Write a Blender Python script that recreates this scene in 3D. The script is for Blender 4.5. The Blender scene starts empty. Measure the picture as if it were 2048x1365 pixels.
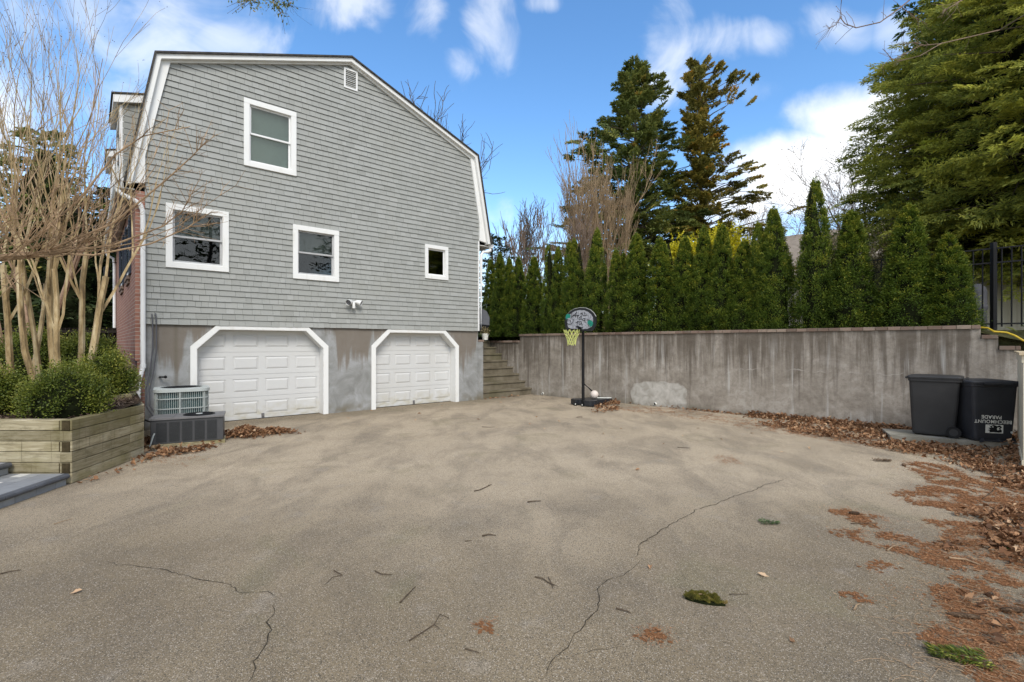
import bpy, math, random
import numpy as np
from mathutils import Vector, Matrix, noise as mnoise
R = math.radians
SC = bpy.context.scene
COL = SC.collection
# ------------------------------------------------------------------ geometry helpers
CAM_H = 1.7
FPX = 984.0
def G(u, v, z=0.0):
    """ground point seen at bearing (u,v) of the 2048 px survey photo"""
    Y = (CAM_H - z) * FPX / (v - 689.0)
    return ((u - 1024.0) / FPX * Y, Y, z)
class MB:
    def __init__(self):
        self.V = []; self.n = 0; self.L = []; self.T = []; self.tint = []; self.mi = []
    def add(self, verts, faces, tint=None, mat=0):
        verts = np.asarray(verts, float).reshape(-1, 3)
        f = np.asarray(faces, int)
        self.V.append(verts)
        self.L.append((f + self.n).ravel()); self.T.append(np.full(len(f), f.shape[1]))
        t = np.full(len(f), .5) if tint is None else (np.full(len(f), float(tint)) if np.isscalar(tint) else np.asarray(tint, float))
        self.tint.append(t); self.mi.append(np.full(len(f), mat))
        self.n += len(verts)
    def poly(self, pts, tint=None, mat=0):
        self.add(pts, [list(range(len(pts)))], tint, mat)
    def box(self, x0, x1, y0, y1, z0, z1, tint=None, mat=0):
        v = [(x, y, z) for z in (z0, z1) for y in (y0, y1) for x in (x0, x1)]
        self.add(v, [(0, 2, 3, 1), (4, 5, 7, 6), (0, 1, 5, 4), (2, 6, 7, 3), (0, 4, 6, 2), (1, 3, 7, 5)], tint, mat)
    def obox(self, c, ax, ay, az, tint=None, mat=0):
        """oriented box: centre, three half-axis vectors"""
        c, ax, ay, az = [np.asarray(q, float) for q in (c, ax, ay, az)]
        v = [c + sx * ax + sy * ay + sz * az for sz in (-1, 1) for sy in (-1, 1) for sx in (-1, 1)]
        self.add(v, [(0, 2, 3, 1), (4, 5, 7, 6), (0, 1, 5, 4), (2, 6, 7, 3), (0, 4, 6, 2), (1, 3, 7, 5)], tint, mat)
    def bar(self, p, q, w, h, tint=None, mat=0, up=(0, 0, 1)):
        p, q = np.asarray(p, float), np.asarray(q, float)
        d = q - p; L = np.linalg.norm(d); d = d / L
        s = np.cross(d, up); ns = np.linalg.norm(s)
        s = np.array([1., 0, 0]) if ns < 1e-6 else s / ns
        u = np.cross(s, d)
        self.obox((p + q) / 2, d * L / 2, s * w / 2, u * h / 2, tint, mat)
    def prism(self, pts, vec, tint=None, mat=0):
        pts = np.asarray(pts, float); n = len(pts); b = pts + np.asarray(vec, float)
        self.add(np.vstack([pts, b]), [[i, (i + 1) % n, n + (i + 1) % n, n + i] for i in range(n)], tint, mat)
        self.poly(pts[::-1], tint, mat); self.poly(b, tint, mat)
    def tube(self, pts, rad, n=6, tint=None, mat=0, cap=True):
        pts = np.asarray(pts, float); k = len(pts)
        rad = np.full(k, float(rad)) if np.isscalar(rad) else np.asarray(rad, float)
        t = np.gradient(pts, axis=0); t /= (np.linalg.norm(t, axis=1, keepdims=True) + 1e-9)
        ref = np.array([0., 0, 1]) if abs(t[:, 2]).mean() < .8 else np.array([1., 0, 0])
        u = np.cross(t, ref); u /= (np.linalg.norm(u, axis=1, keepdims=True) + 1e-9)
        w = np.cross(t, u)
        a = np.arange(n) * 2 * math.pi / n
        ring = pts[:, None, :] + rad[:, None, None] * (np.cos(a)[None, :, None] * u[:, None, :] + np.sin(a)[None, :, None] * w[:, None, :])
        i = np.arange(k - 1)[:, None] * n; j = np.arange(n)[None, :]; j2 = (j + 1) % n
        f = np.stack([i + j, i + j2, i + n + j2, i + n + j], -1).reshape(-1, 4)
        b = self.n
        self.add(ring.reshape(-1, 3), f, tint, mat)
        if cap:
            self.L.append(np.arange(n)[::-1] + b); self.T.append(np.array([n]))
            self.L.append(np.arange(n) + b + (k - 1) * n); self.T.append(np.array([n]))
            tt = self.tint[-1][0]
            self.tint.append(np.array([tt, tt])); self.mi.append(np.array([mat, mat]))
    def lathe(self, prof, c=(0, 0, 0), n=16, tint=None, mat=0, sx=1, sy=1):
        prof = np.asarray(prof, float); k = len(prof); a = np.arange(n) * 2 * math.pi / n
        v = np.zeros((k, n, 3)); v[:, :, 0] = prof[:, 0:1] * np.cos(a) * sx + c[0]; v[:, :, 1] = prof[:, 0:1] * np.sin(a) * sy + c[1]; v[:, :, 2] = prof[:, 1:2] + c[2]
        i = np.arange(k - 1)[:, None] * n; j = np.arange(n)[None, :]; j2 = (j + 1) % n
        self.add(v.reshape(-1, 3), np.stack([i + j, i + j2, i + n + j2, i + n + j], -1).reshape(-1, 4), tint, mat)
    def sphere(self, c, r, n=16, m=10, tint=None, mat=0):
        r = np.ones(3) * r
        ph = np.linspace(0.001, math.pi - .001, m)
        a = np.arange(n) * 2 * math.pi / n
        v = np.stack([np.sin(ph)[:, None] * np.cos(a) * r[0] + c[0], np.sin(ph)[:, None] * np.sin(a) * r[1] + c[1], -np.cos(ph)[:, None] * np.ones(n) * r[2] + c[2]], -1)
        i = np.arange(m - 1)[:, None] * n; j = np.arange(n)[None, :]; j2 = (j + 1) % n
        self.add(v.reshape(-1, 3), np.stack([i + j, i + j2, i + n + j2, i + n + j], -1).reshape(-1, 4), tint, mat)
    def cards(self, c, d, nrm, ln, wd, tint=None, mat=0, bend=0.0):
        """diamond leaves; c base points, d directions, nrm normals"""
        c = np.asarray(c, float); N = len(c)
        d = d / (np.linalg.norm(d, axis=1, keepdims=True) + 1e-9)
        s = np.cross(d, nrm); s /= (np.linalg.norm(s, axis=1, keepdims=True) + 1e-9)
        ln = np.broadcast_to(ln, N)[:, None]; wd = np.broadcast_to(wd, N)[:, None]
        up = np.cross(s, d)
        mid = c + d * ln * .45 + up * ln * bend
        v = np.stack([c, mid + s * wd * .5, c + d * ln, mid - s * wd * .5], 1).reshape(-1, 3)
        self.add(v, np.arange(4 * N).reshape(-1, 4), tint, mat)
    def mesh(self, name):
        me = bpy.data.meshes.new(name)
        V = np.vstack(self.V); L = np.concatenate(self.L); T = np.concatenate(self.T)
        me.vertices.add(len(V)); me.vertices.foreach_set('co', V.ravel())
        me.loops.add(len(L)); me.loops.foreach_set('vertex_index', L.astype(np.int32))
        me.polygons.add(len(T)); st = np.concatenate([[0], np.cumsum(T)[:-1]])
        me.polygons.foreach_set('loop_start', st.astype(np.int32)); me.polygons.foreach_set('loop_total', T.astype(np.int32))
        me.polygons.foreach_set('material_index', np.concatenate(self.mi).astype(np.int32))
        a = me.attributes.new('tint', 'FLOAT', 'FACE'); a.data.foreach_set('value', np.concatenate(self.tint).astype(np.float32))
        me.update(calc_edges=True); me.validate()
        return me
def props(o, label=None, cat=None, group=None, kind=None):
    for k, v in (('label', label), ('category', cat), ('group', group), ('kind', kind)):
        if v: o[k] = v
    return o
def thing(name, label, cat, loc=(0, 0, 0), rz=0.0, group=None, kind=None):
    o = bpy.data.objects.new(name, None); COL.objects.link(o); o.location = loc; o.rotation_euler = (0, 0, rz); o.empty_display_size = .2
    return props(o, label, cat, group, kind)
def part(name, mb, mat, parent=None, bevel=0, smooth=False, label=None, fix=True, loc=None):
    me = mb.mesh(name) if isinstance(mb, MB) else mb
    for m in (mat if isinstance(mat, (list, tuple)) else [mat]): me.materials.append(m)
    if fix and isinstance(mb, MB) and len(me.polygons) < 4000:
        import bmesh
        bm = bmesh.new(); bm.from_mesh(me); bmesh.ops.recalc_face_normals(bm, faces=bm.faces); bm.to_mesh(me); bm.free()
    me.polygons.foreach_set('use_smooth', np.full(len(me.polygons), bool(smooth)))
    o = bpy.data.objects.new(name, me); COL.objects.link(o); o.parent = parent
    if loc is not None: o.location = loc
    if bevel:
        b = o.modifiers.new('bevel', 'BEVEL'); b.width = bevel; b.segments = 2; b.limit_method = 'ANGLE'; b.angle_limit = R(40)
    if label: o['label'] = label
    return o
def solo(name, mb, mat, label, cat, group=None, kind=None, loc=(0, 0, 0), rz=0, **k):
    o = part(name, mb, mat, None, **k); o.location = loc; o.rotation_euler = (0, 0, rz)
    return props(o, label, cat, group, kind)
def struct(name, mb, mat, **k):
    o = part(name, mb, mat, None, **k); o['kind'] = 'structure'; return o
# ------------------------------------------------------------------ materials
class NT:
    def __init__(self, name):
        self.m = bpy.data.materials.new(name); self.m.use_nodes = True; self.t = self.m.node_tree; self.t.nodes.clear()
        self.out = self.n('ShaderNodeOutputMaterial')
    def n(self, typ, **kw):
        nd = self.t.nodes.new(typ)
        for k, v in kw.items(): setattr(nd, k, v)
        return nd
    def lk(self, a, b): self.t.links.new(a, b)
    def put(self, sock, v):
        if v is None: return
        if isinstance(v, bpy.types.NodeSocket): self.lk(v, sock)
        elif isinstance(v, (tuple, list)) and sock.type == 'RGBA' and len(v) == 3: sock.default_value = (*v, 1)
        else: sock.default_value = v
    def obj(self, scale=(1, 1, 1), rot=(0, 0, 0), loc=(0, 0, 0)):
        if not hasattr(self, '_tc'): self._tc = self.n('ShaderNodeTexCoord').outputs['Object']
        mp = self.n('ShaderNodeMapping'); self.lk(self._tc, mp.inputs[0]); mp.inputs['Scale'].default_value = scale; mp.inputs['Rotation'].default_value = rot; mp.inputs['Location'].default_value = loc
        return mp.outputs[0]
    def xyz(self):
        s = self.n('ShaderNodeSeparateXYZ'); self.lk(self.obj(), s.inputs[0]); return s.outputs
    def noise(self, vec=None, scale=5, detail=4, rough=.55, dist=0):
        nd = self.n('ShaderNodeTexNoise'); self.put(nd.inputs['Vector'], vec if vec is not None else self.obj()); nd.inputs['Scale'].default_value = scale
        nd.inputs['Detail'].default_value = detail; nd.inputs['Roughness'].default_value = rough; nd.inputs['Distortion'].default_value = dist
        return nd.outputs['Fac']
    def voro(self, vec=None, scale=5, feature='F1', out='Distance', rand=1):
        nd = self.n('ShaderNodeTexVoronoi'); nd.feature = feature; self.put(nd.inputs['Vector'], vec if vec is not None else self.obj()); nd.inputs['Scale'].default_value = scale
        nd.inputs['Randomness'].default_value = rand
        return nd.outputs[out]
    def ramp(self, fac, stops, interp='LINEAR'):
        nd = self.n('ShaderNodeValToRGB'); nd.color_ramp.interpolation = interp; e = nd.color_ramp.elements
        while len(e) < len(stops): e.new(.5)
        for i, (p, c) in enumerate(stops):
            e[i].position = p; e[i].color = (c, c, c, 1) if not isinstance(c, tuple) else (*c, 1)
        self.put(nd.inputs[0], fac); return nd.outputs[0]
    def sm(self, fac, a, b, lo=0, hi=1):
        nd = self.n('ShaderNodeMapRange'); nd.interpolation_type = 'SMOOTHSTEP'
        self.put(nd.inputs[0], fac); nd.inputs[1].default_value = a; nd.inputs[2].default_value = b; nd.inputs[3].default_value = lo; nd.inputs[4].default_value = hi
        return nd.outputs[0]
    def math(self, op, a, b=None, c=None):
        nd = self.n('ShaderNodeMath', operation=op); self.put(nd.inputs[0], a); self.put(nd.inputs[1], b); self.put(nd.inputs[2], c); return nd.outputs[0]
    def mix(self, f, a, b, mode='MIX'):
        nd = self.n('ShaderNodeMix', data_type='RGBA', blend_type=mode); self.put(nd.inputs[0], f); self.put(nd.inputs[6], a); self.put(nd.inputs[7], b); return nd.outputs[2]
    def tint(self):
        nd = self.n('ShaderNodeAttribute'); nd.attribute_name = 'tint'; return nd.outputs['Fac']
    def orand(self):
        return self.n('ShaderNodeObjectInfo').outputs['Random']
    def bsdf(self, col, rough=.7, spec=.3, metal=0, bump=None, bd=.01, bs=.5, **kw):
        p = self.n('ShaderNodeBsdfPrincipled'); self.put(p.inputs['Base Color'], col); self.put(p.inputs['Roughness'], rough); p.inputs['Specular IOR Level'].default_value = spec; p.inputs['Metallic'].default_value = metal
        for k, v in kw.items(): self.put(p.inputs[k.replace('_', ' ')], v)
        if bump is not None:
            b = self.n('ShaderNodeBump'); b.inputs['Strength'].default_value = bs; b.inputs['Distance'].default_value = bd; self.put(b.inputs['Height'], bump); self.lk(b.outputs[0], p.inputs['Normal'])
        self.lk(p.outputs[0], self.out.inputs[0]); self.p = p
        return self.m
def plain(name, col, rough=.6, spec=.35, var=.12, scale=8, metal=0, bs=.15, bd=.004):
    t = NT(name); nz = t.noise(scale=scale, detail=6)
    lo = tuple(c * (1 - var) for c in col); hi = tuple(min(1, c * (1 + var)) for c in col)
    return t.bsdf(t.ramp(nz, [(.3, lo), (.7, hi)]), rough, spec, metal, bump=t.noise(scale=scale * 12, detail=3), bd=bd, bs=bs)
def leafmat(name, stops, rough=.55, trans=.25, spec=.25):
    """foliage: colour from the per-leaf tint, some light passing through"""
    t = NT(name)
    f = t.math('ADD', t.math('MULTIPLY', t.tint(), .8), t.math('MULTIPLY', t.noise(scale=3, detail=2), .2))
    c = t.ramp(f, stops)
    t.bsdf(c, rough, spec)
    tr = t.n('ShaderNodeBsdfTranslucent'); t.put(tr.inputs[0], c)
    mx = t.n('ShaderNodeMixShader'); mx.inputs[0].default_value = trans; t.lk(t.p.outputs[0], mx.inputs[1]); t.lk(tr.outputs[0], mx.inputs[2]); t.lk(mx.outputs[0], t.out.inputs[0])
    return t.m
M = {}
def mats():
    # asphalt
    t = NT('asphalt')
    fine = t.noise(scale=95, detail=3, rough=.8); grit = t.voro(scale=210, out='Color'); gs = t.n('ShaderNodeSeparateColor'); t.lk(grit, gs.inputs[0])
    big = t.noise(scale=.45, detail=5, rough=.6, dist=.6); mid = t.noise(t.obj((1, .45, 1), (0, 0, R(-35))), scale=1.6, detail=5, rough=.65, dist=.5)
    base = t.ramp(big, [(.3, (.185, .142, .090)), (.5, (.250, .195, .124)), (.72, (.325, .258, .168))])
    ay = t.xyz()[1]; far_tone = t.math('MULTIPLY', t.sm(t.math('ADD', ay, t.math('MULTIPLY', t.noise(scale=.35, detail=4), 5)), 5.0, 9.5), t.sm(t.noise(scale=.8, detail=5), .2, .6, .6, .85)); base = t.mix(far_tone, base, (.56, .455, .325))  # asphalt turns paler with distance along Y, broken up by noise
    base = t.mix(t.sm(mid, .42, .68, 0, .5), base, (.17, .138, .10)); base = t.mix(t.sm(t.noise(t.obj(loc=(4, 9, 0)), scale=.65, detail=6, rough=.62, dist=.4), .50, .68, 0, .28), base, (.125, .105, .082)); base = t.mix(t.sm(t.noise(t.obj((1, 1, 1), loc=(1, 2, 0)), scale=2.3, detail=6, rough=.7), .56, .70, 0, .18), base, (.13, .11, .085))
    base = t.mix(t.sm(t.noise(scale=.9, detail=4, dist=.8), .56, .70, 0, .35), base, (.20, .18, .095))
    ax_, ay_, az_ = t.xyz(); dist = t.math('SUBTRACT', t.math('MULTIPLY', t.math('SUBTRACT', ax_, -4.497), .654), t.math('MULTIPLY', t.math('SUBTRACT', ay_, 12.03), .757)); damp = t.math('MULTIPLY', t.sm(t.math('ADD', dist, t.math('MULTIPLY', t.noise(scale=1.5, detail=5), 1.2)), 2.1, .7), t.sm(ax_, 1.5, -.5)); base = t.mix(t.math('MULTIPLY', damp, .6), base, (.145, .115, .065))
    lg = t.sm(t.noise(scale=2.6, detail=4), .58, .72, 0, .3); base = t.mix(lg, base, (.38, .335, .28))
    sp = t.mix(t.sm(gs.outputs[0], .80, .98, 0, .7), base, (.56, .49, .40))
    sp = t.mix(t.sm(gs.outputs[1], .60, .9, 0, .7), sp, (.050, .044, .036))
    sp = t.mix(t.sm(fine, .52, .68, 0, .45), sp, (.075, .066, .054))
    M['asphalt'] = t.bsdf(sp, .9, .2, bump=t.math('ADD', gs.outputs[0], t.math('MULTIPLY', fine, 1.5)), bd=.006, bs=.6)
    M['crack'] = plain('crack_fill', (.048, .040, .030), .95, .1)
    # shingle siding
    t = NT('grey_siding')
    c = t.ramp(t.tint(), [(0, (.07, .068, .055)), (.25, (.270, .275, .258)), (.62, (.312, .318, .300)), (1, (.352, .358, .342))])  # first stop is the painted shadow tone of the shingle undersides
    g = t.noise(t.obj((60, 60, 3)), scale=1, detail=4)
    c = t.mix(t.sm(g, .4, .8, 0, .18), c, (.25, .25, .225))
    c = t.mix(t.sm(t.noise(scale=.8, detail=5), .45, .75, 0, .35), c, (.30, .298, .262))
    M['siding'] = t.bsdf(c, .75, .2, bump=g, bd=.003, bs=.4)
    M['white'] = plain('white_trim', (.74, .74, .73), .45, .4, .04, 3)
    t = NT('white_soiled_trim'); z = t.xyz()[2]
    nz = t.noise(t.obj((4, 4, 1.2)), scale=1.5, detail=5)
    c = t.mix(t.sm(nz, .52, .8, 0, .3), (.74, .74, .72), (.50, .47, .38))
    M['whited'] = t.bsdf(c, .5, .35)
    t = NT('garage_door_paint'); z = t.xyz()[2]
    low = t.sm(z, .5, .0, 0, 1); nz = t.noise(t.obj((3, 3, 6)), scale=1.3, detail=5)
    c = t.mix(t.math('MULTIPLY', low, t.sm(nz, .35, .7)), (.57, .57, .56), (.45, .42, .33))
    c = t.mix(t.sm(t.noise(scale=1.1, detail=5), .5, .75, 0, .35), c, (.50, .49, .45))
    M['gdoor'] = t.bsdf(c, .42, .4)
    # concrete foundation with water stains
    t = NT('stained_foundation'); X, Y, Z = t.xyz()
    c = t.ramp(t.noise(scale=2.2, detail=7, rough=.65, dist=.8), [(.3, (.185, .185, .175)), (.5, (.27, .272, .265)), (.7, (.36, .365, .37))])
    c = t.mix(t.sm(t.noise(scale=7, detail=6, dist=1), .5, .7, 0, .3), c, (.20, .19, .17))
    st = t.noise(t.obj((5.5, 1, .35)), scale=1.2, detail=5, rough=.6); bl = t.noise(t.obj((.9, 1, .1)), scale=1.0, detail=1)
    edge = t.math('ADD', t.math('MULTIPLY', t.math('SUBTRACT', 2.15, Z), -.55), t.math('ADD', t.math('MULTIPLY', st, 1.15), t.math('MULTIPLY', bl, .7)))
    def band(x0, x1, s=.12):
        return t.math('MULTIPLY', t.sm(X, x0 - s, x0 + s), t.sm(X, x1 + s, x1 - s))
    reg = t.math('MAXIMUM', t.math('MAXIMUM', band(-3.35, -2.95), band(.18, 1.1)), t.math('MAXIMUM', band(3.75, 4.5), band(-3.14, -3.03, .05)))
    edge2 = t.math('ADD', edge, t.math('SUBTRACT', t.math('MULTIPLY', reg, .42), .16))
    wet = t.sm(edge2, .57, .79)
    c = t.mix(t.math('MULTIPLY', wet, .80), c, (.165, .135, .105))
    c = t.mix(t.math('MULTIPLY', t.sm(Z, .35, .0), t.sm(t.noise(scale=4, detail=5), .35, .7)), c, (.17, .15, .11))
    drip = t.math('MULTIPLY', band(-3.12, -3.06, .04), t.sm(t.math('ADD', Z, t.math('MULTIPLY', t.noise(scale=9), .3)), .7, 1.1)); c = t.mix(t.math('MULTIPLY', drip, .6), c, (.13, .115, .085))
    M['found'] = t.bsdf(c, .85, .2, bump=t.noise(scale=30, detail=6), bd=.006, bs=.4)
    # long retaining wall: x along wall, z up
    t = NT('stained_retaining_concrete'); X, Y, Z = t.xyz()
    c = t.ramp(t.noise(scale=1.6, detail=8, rough=.7, dist=.6), [(.3, (.200, .174, .143)), (.5, (.32, .284, .240)), (.72, (.47, .43, .38))])
    c = t.mix(t.sm(t.noise(scale=9, detail=8, rough=.75), .45, .62, 0, .40), c, (.17, .142, .112)); c = t.mix(t.sm(t.noise(t.obj(loc=(3, 3, 3)), scale=13, detail=6, rough=.7), .58, .68, 0, .35), c, (.46, .42, .37))
    s1 = t.noise(t.obj((3.6, 1, .22)), scale=1.2, detail=8, rough=.68, dist=.5); s2 = t.noise(t.obj((9, 1, .3)), scale=1.1, detail=4)
    top = t.sm(Z, -.1, 2.3)
    dk = t.math('ADD', t.math('MULTIPLY', s1, 1.0), t.math('ADD', t.math('MULTIPLY', s2, .35), t.math('MULTIPLY', top, .30)))
    c = t.mix(t.sm(dk, .76, 1.0, 0, .74), c, (.085, .067, .050))
    lt = t.noise(t.obj((4.3, 1, .22), loc=(7, 0, 3)), scale=1.3, detail=4, rough=.6)
    c = t.mix(t.math('MULTIPLY', t.sm(lt, .55, .70), t.sm(Z, 2.1, 1.1, 0, .8)), c, (.50, .485, .455))
    c = t.mix(t.sm(t.voro(scale=2.3, feature='DISTANCE_TO_EDGE'), .012, .0, 0, .0), c, (.5, .48, .44))
    hor = t.sm(t.math('ABSOLUTE', t.math('SUBTRACT', t.math('ADD', Z, t.math('MULTIPLY', t.noise(scale=3, detail=5), .3)), 1.24)), .012, .0, 0, .55)
    c = t.mix(t.math('MULTIPLY', t.math('MULTIPLY', hor, t.sm(t.noise(scale=1.9, detail=3), .45, .6)), t.sm(X, 6.6, 7.6)), c, (.48, .45, .40))
    # cement repair patch near the middle of the wall
    px = t.math('DIVIDE', t.math('SUBTRACT', X, 5.22), .86); pz = t.math('DIVIDE', t.math('SUBTRACT', Z, .27), .43)
    rr = t.math('ADD', t.math('POWER', t.math('ABSOLUTE', px), 3.2), t.math('POWER', t.math('ABSOLUTE', pz), 3.0))
    rr = t.math('ADD', rr, t.math('MULTIPLY', t.math('SUBTRACT', t.noise(scale=2.2, detail=7, rough=.6), .5), 1.5))
    pc = t.ramp(t.noise(scale=5, detail=6, dist=.7), [(.3, (.33, .31, .27)), (.7, (.60, .575, .53))])
    c = t.mix(t.sm(t.math('ABSOLUTE', t.math('SUBTRACT', rr, .98)), .10, .0, 0, .35), c, (.14, .12, .10))
    c = t.mix(t.sm(rr, 1.02, .70, 0, .85), c, pc)
    c = t.mix(t.math('MULTIPLY', t.sm(Z, .22, .0), t.sm(t.noise(scale=3, detail=5), .3, .7, 0, .6)), c, (.12, .11, .07))
    M['rwall'] = t.bsdf(c, .9, .15, bump=t.math('ADD', t.noise(scale=22, detail=8, rough=.7), t.math('MULTIPLY', t.sm(rr, .98, .9), .8)), bd=.012, bs=.55)
    t = NT('worn_concrete')
    c = t.ramp(t.noise(scale=3, detail=7), [(.3, (.22, .20, .165)), (.7, (.40, .375, .32))])
    c = t.mix(t.sm(t.noise(scale=1.3, detail=4), .45, .7, 0, .5), c, (.15, .14, .09))
    M['conc'] = t.bsdf(c, .9, .15, bump=t.noise(scale=40, detail=5), bd=.006, bs=.5)
    t = NT('dark_step_concrete'); c = t.ramp(t.noise(scale=3, detail=7), [(.3, (.105, .088, .060)), (.7, (.21, .18, .13))]); c = t.mix(t.sm(t.noise(scale=1.6, detail=4), .45, .7, 0, .5), c, (.10, .095, .045))  # darker, browner version of the worn concrete, used for the steps
    M['stepc'] = t.bsdf(c, .9, .15, bump=t.noise(scale=40, detail=5), bd=.006, bs=.5)
    t = NT('cap_brick')
    c = t.ramp(t.tint(), [(0, (.16, .11, .085)), (.5, (.23, .165, .13)), (1, (.31, .24, .19))])
    c = t.mix(t.sm(t.noise(scale=9, detail=5), .45, .75, 0, .6), c, (.17, .155, .125))
    M['cap'] = t.bsdf(c, .9, .1, bump=t.noise(scale=50, detail=4), bd=.004, bs=.6)
    # house brick
    t = NT('red_brick'); X, Y, Z = t.xyz()
    cx = t.n('ShaderNodeCombineXYZ'); t.put(cx.inputs[0], t.math('ADD', X, Y)); t.put(cx.inputs[1], Z)
    b = t.n('ShaderNodeTexBrick'); t.lk(cx.outputs[0], b.inputs['Vector'])
    b.inputs['Color1'].default_value = (.37, .185, .135, 1); b.inputs['Color2'].default_value = (.25, .115, .085, 1); b.inputs['Mortar'].default_value = (.44, .39, .34, 1)
    b.inputs['Scale'].default_value = 1; b.inputs['Mortar Size'].default_value = .006; b.inputs['Brick Width'].default_value = .21; b.inputs['Row Height'].default_value = .075; b.inputs['Bias'].default_value = -.1
    c = t.mix(t.sm(t.noise(scale=14, detail=4), .4, .75, 0, .35), b.outputs[0], (.38, .22, .17))
    M['brick'] = t.bsdf(c, .85, .15, bump=b.outputs['Fac'], bd=-.008, bs=.8)
    t = NT('roof_shingle'); b = t.n('ShaderNodeTexBrick'); t.lk(t.obj(rot=(R(90), 0, R(90))), b.inputs['Vector'])
    c = t.ramp(t.noise(scale=12, detail=6), [(.3, (.035, .034, .034)), (.7, (.085, .08, .075))]); M['roof'] = t.bsdf(c, .95, .1, bump=t.noise(scale=50), bd=.01)
    t = NT('neighbour_roof'); c = t.ramp(t.noise(t.obj((1, 1, 6)), scale=3, detail=6), [(.3, (.20, .17, .14)), (.7, (.31, .27, .23))]); M['nroof'] = t.bsdf(c, .95, .1, bump=t.noise(scale=20), bd=.02)
    M['shutter'] = plain('navy_shutter', (.022, .030, .050), .5, .4)
    M['soffit'] = plain('white_soffit', (.62, .60, .56), .6)
    M['void'] = plain('dark_interior', (.02, .02, .02), .9, .1)
    M['blind'] = plain('blind_slat', (.50, .56, .51), .6, .2, .04)
    M['shade'] = plain('reflection_sheet', (.17, .175, .17), .8, .1, .06)  # tone of the sheets imitating a reflection in the lower windows
    M['sashg'] = plain('grey_sash', (.40, .40, .40), .5, .3)
    # window glass
    t = NT('window_glass'); gl = t.n('ShaderNodeBsdfGlossy'); gl.inputs['Roughness'].default_value = .012; tr = t.n('ShaderNodeBsdfTransparent'); tr.inputs[0].default_value = (.80, .84, .82, 1)
    nb = t.n('ShaderNodeBump'); nb.inputs['Strength'].default_value = .06; nb.inputs['Distance'].default_value = .02; t.put(nb.inputs['Height'], t.noise(scale=1.6, detail=1)); t.lk(nb.outputs[0], gl.inputs['Normal'])
    fr = t.n('ShaderNodeFresnel'); fr.inputs[0].default_value = 1.55
    mx = t.n('ShaderNodeMixShader'); t.put(mx.inputs[0], t.math('ADD', t.math('MULTIPLY', fr.outputs[0], .75), .02)); t.lk(tr.outputs[0], mx.inputs[1]); t.lk(gl.outputs[0], mx.inputs[2]); t.lk(mx.outputs[0], t.out.inputs[0])
    M['glass'] = t.m
    # timber
    t = NT('weathered_timber')
    g = t.noise(t.obj((1.2, 1.2, 22)), scale=1.6, detail=6, rough=.6, dist=1.2)
    c = t.ramp(g, [(.25, (.19, .155, .09)), (.5, (.38, .325, .21)), (.75, (.52, .46, .33))])
    c = t.mix(t.sm(t.noise(scale=1.7, detail=5), .42, .68, 0, .65), c, (.19, .165, .06)); c = t.mix(t.sm(t.noise(t.obj((1, 1, 2)), scale=5, detail=6, rough=.7), .48, .66, 0, .45), c, (.13, .105, .055)); c = t.mix(t.sm(t.noise(t.obj((60, 60, 1)), scale=1, detail=1), .70, .74, 0, .5), c, (.08, .06, .03))
    c = t.mix(t.math('MULTIPLY', .5, t.sm(t.tint(), .45, .0)), c, (.09, .075, .035))
    c = t.mix(t.sm(t.tint(), .6, 1.0, 0, .35), c, (.45, .42, .33))
    M['timber'] = t.bsdf(c, .85, .15, bump=g, bd=.01, bs=.5)
    M['tend'] = plain('timber_end_grain', (.055, .042, .022), .9, .1, .4, 20)
    # pavers
    t = NT('paver'); c = t.ramp(t.tint(), [(0, (.10, .105, .11)), (.45, (.23, .237, .245)), (.8, (.35, .355, .355)), (1, (.62, .61, .57))], 'LINEAR')
    c = t.mix(t.sm(t.noise(scale=12, detail=6), .4, .7, 0, .25), c, (.14, .15, .165)); M['paver'] = t.bsdf(c, .75, .3, bump=t.noise(scale=40, detail=5), bd=.004)
    M['bull'] = plain('bluestone_nosing', (.085, .09, .102), .55, .4, .25, 6)
    # ground covers
    t = NT('mulch'); c = t.ramp(t.noise(scale=28, detail=6, rough=.7), [(.3, (.025, .017, .012)), (.6, (.075, .052, .036)), (.8, (.15, .115, .085))]); M['mulch'] = t.bsdf(c, .95, .1, bump=t.noise(scale=35, detail=6), bd=.04, bs=.9)
    t = NT('lawn_soil'); c = t.ramp(t.noise(scale=6, detail=7), [(.3, (.03, .03, .015)), (.6, (.06, .06, .025)), (.8, (.09, .075, .04))]); M['soil'] = t.bsdf(c, .95, .1, bump=t.noise(scale=20, detail=6), bd=.04, bs=.9)
    M['chip'] = leafmat('bark_chip', [(0, (.035, .022, .015)), (.5, (.10, .065, .045)), (1, (.24, .18, .13))], .9, 0)
    M['dryleaf'] = leafmat('dry_leaf', [(0, (0.0600, 0.0312, 0.0168)), (.35, (0.1920, 0.0900, 0.0420)), (.7, (0.3960, 0.2220, 0.1140)), (1, (0.6960, 0.5160, 0.3360))], .7, .15)
    M['needle'] = leafmat('pine_needle', [(0, (.12, .050, .024)), (.5, (.31, .145, .065)), (1, (.52, .30, .15))], .7, .1)
    t = NT('needle_mat'); c = t.ramp(t.noise(t.obj((1, 1, 1)), scale=60, detail=5, rough=.8), [(.3, (.10, .048, .025)), (.7, (.28, .135, .062))]); M['nmat'] = t.bsdf(c, .95, .05, bump=t.noise(scale=90), bd=.01)
    M['twig'] = plain('twig_bark', (.085, .062, .042), .85, .15, .4, 30)
    M['twigl'] = plain('pale_twig', (.30, .21, .13), .85, .15, .3, 30)
    M['cone'] = leafmat('cone_scale', [(0, (.03, .018, .01)), (.5, (.12, .075, .045)), (1, (.27, .19, .12))], .8, 0)
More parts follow.
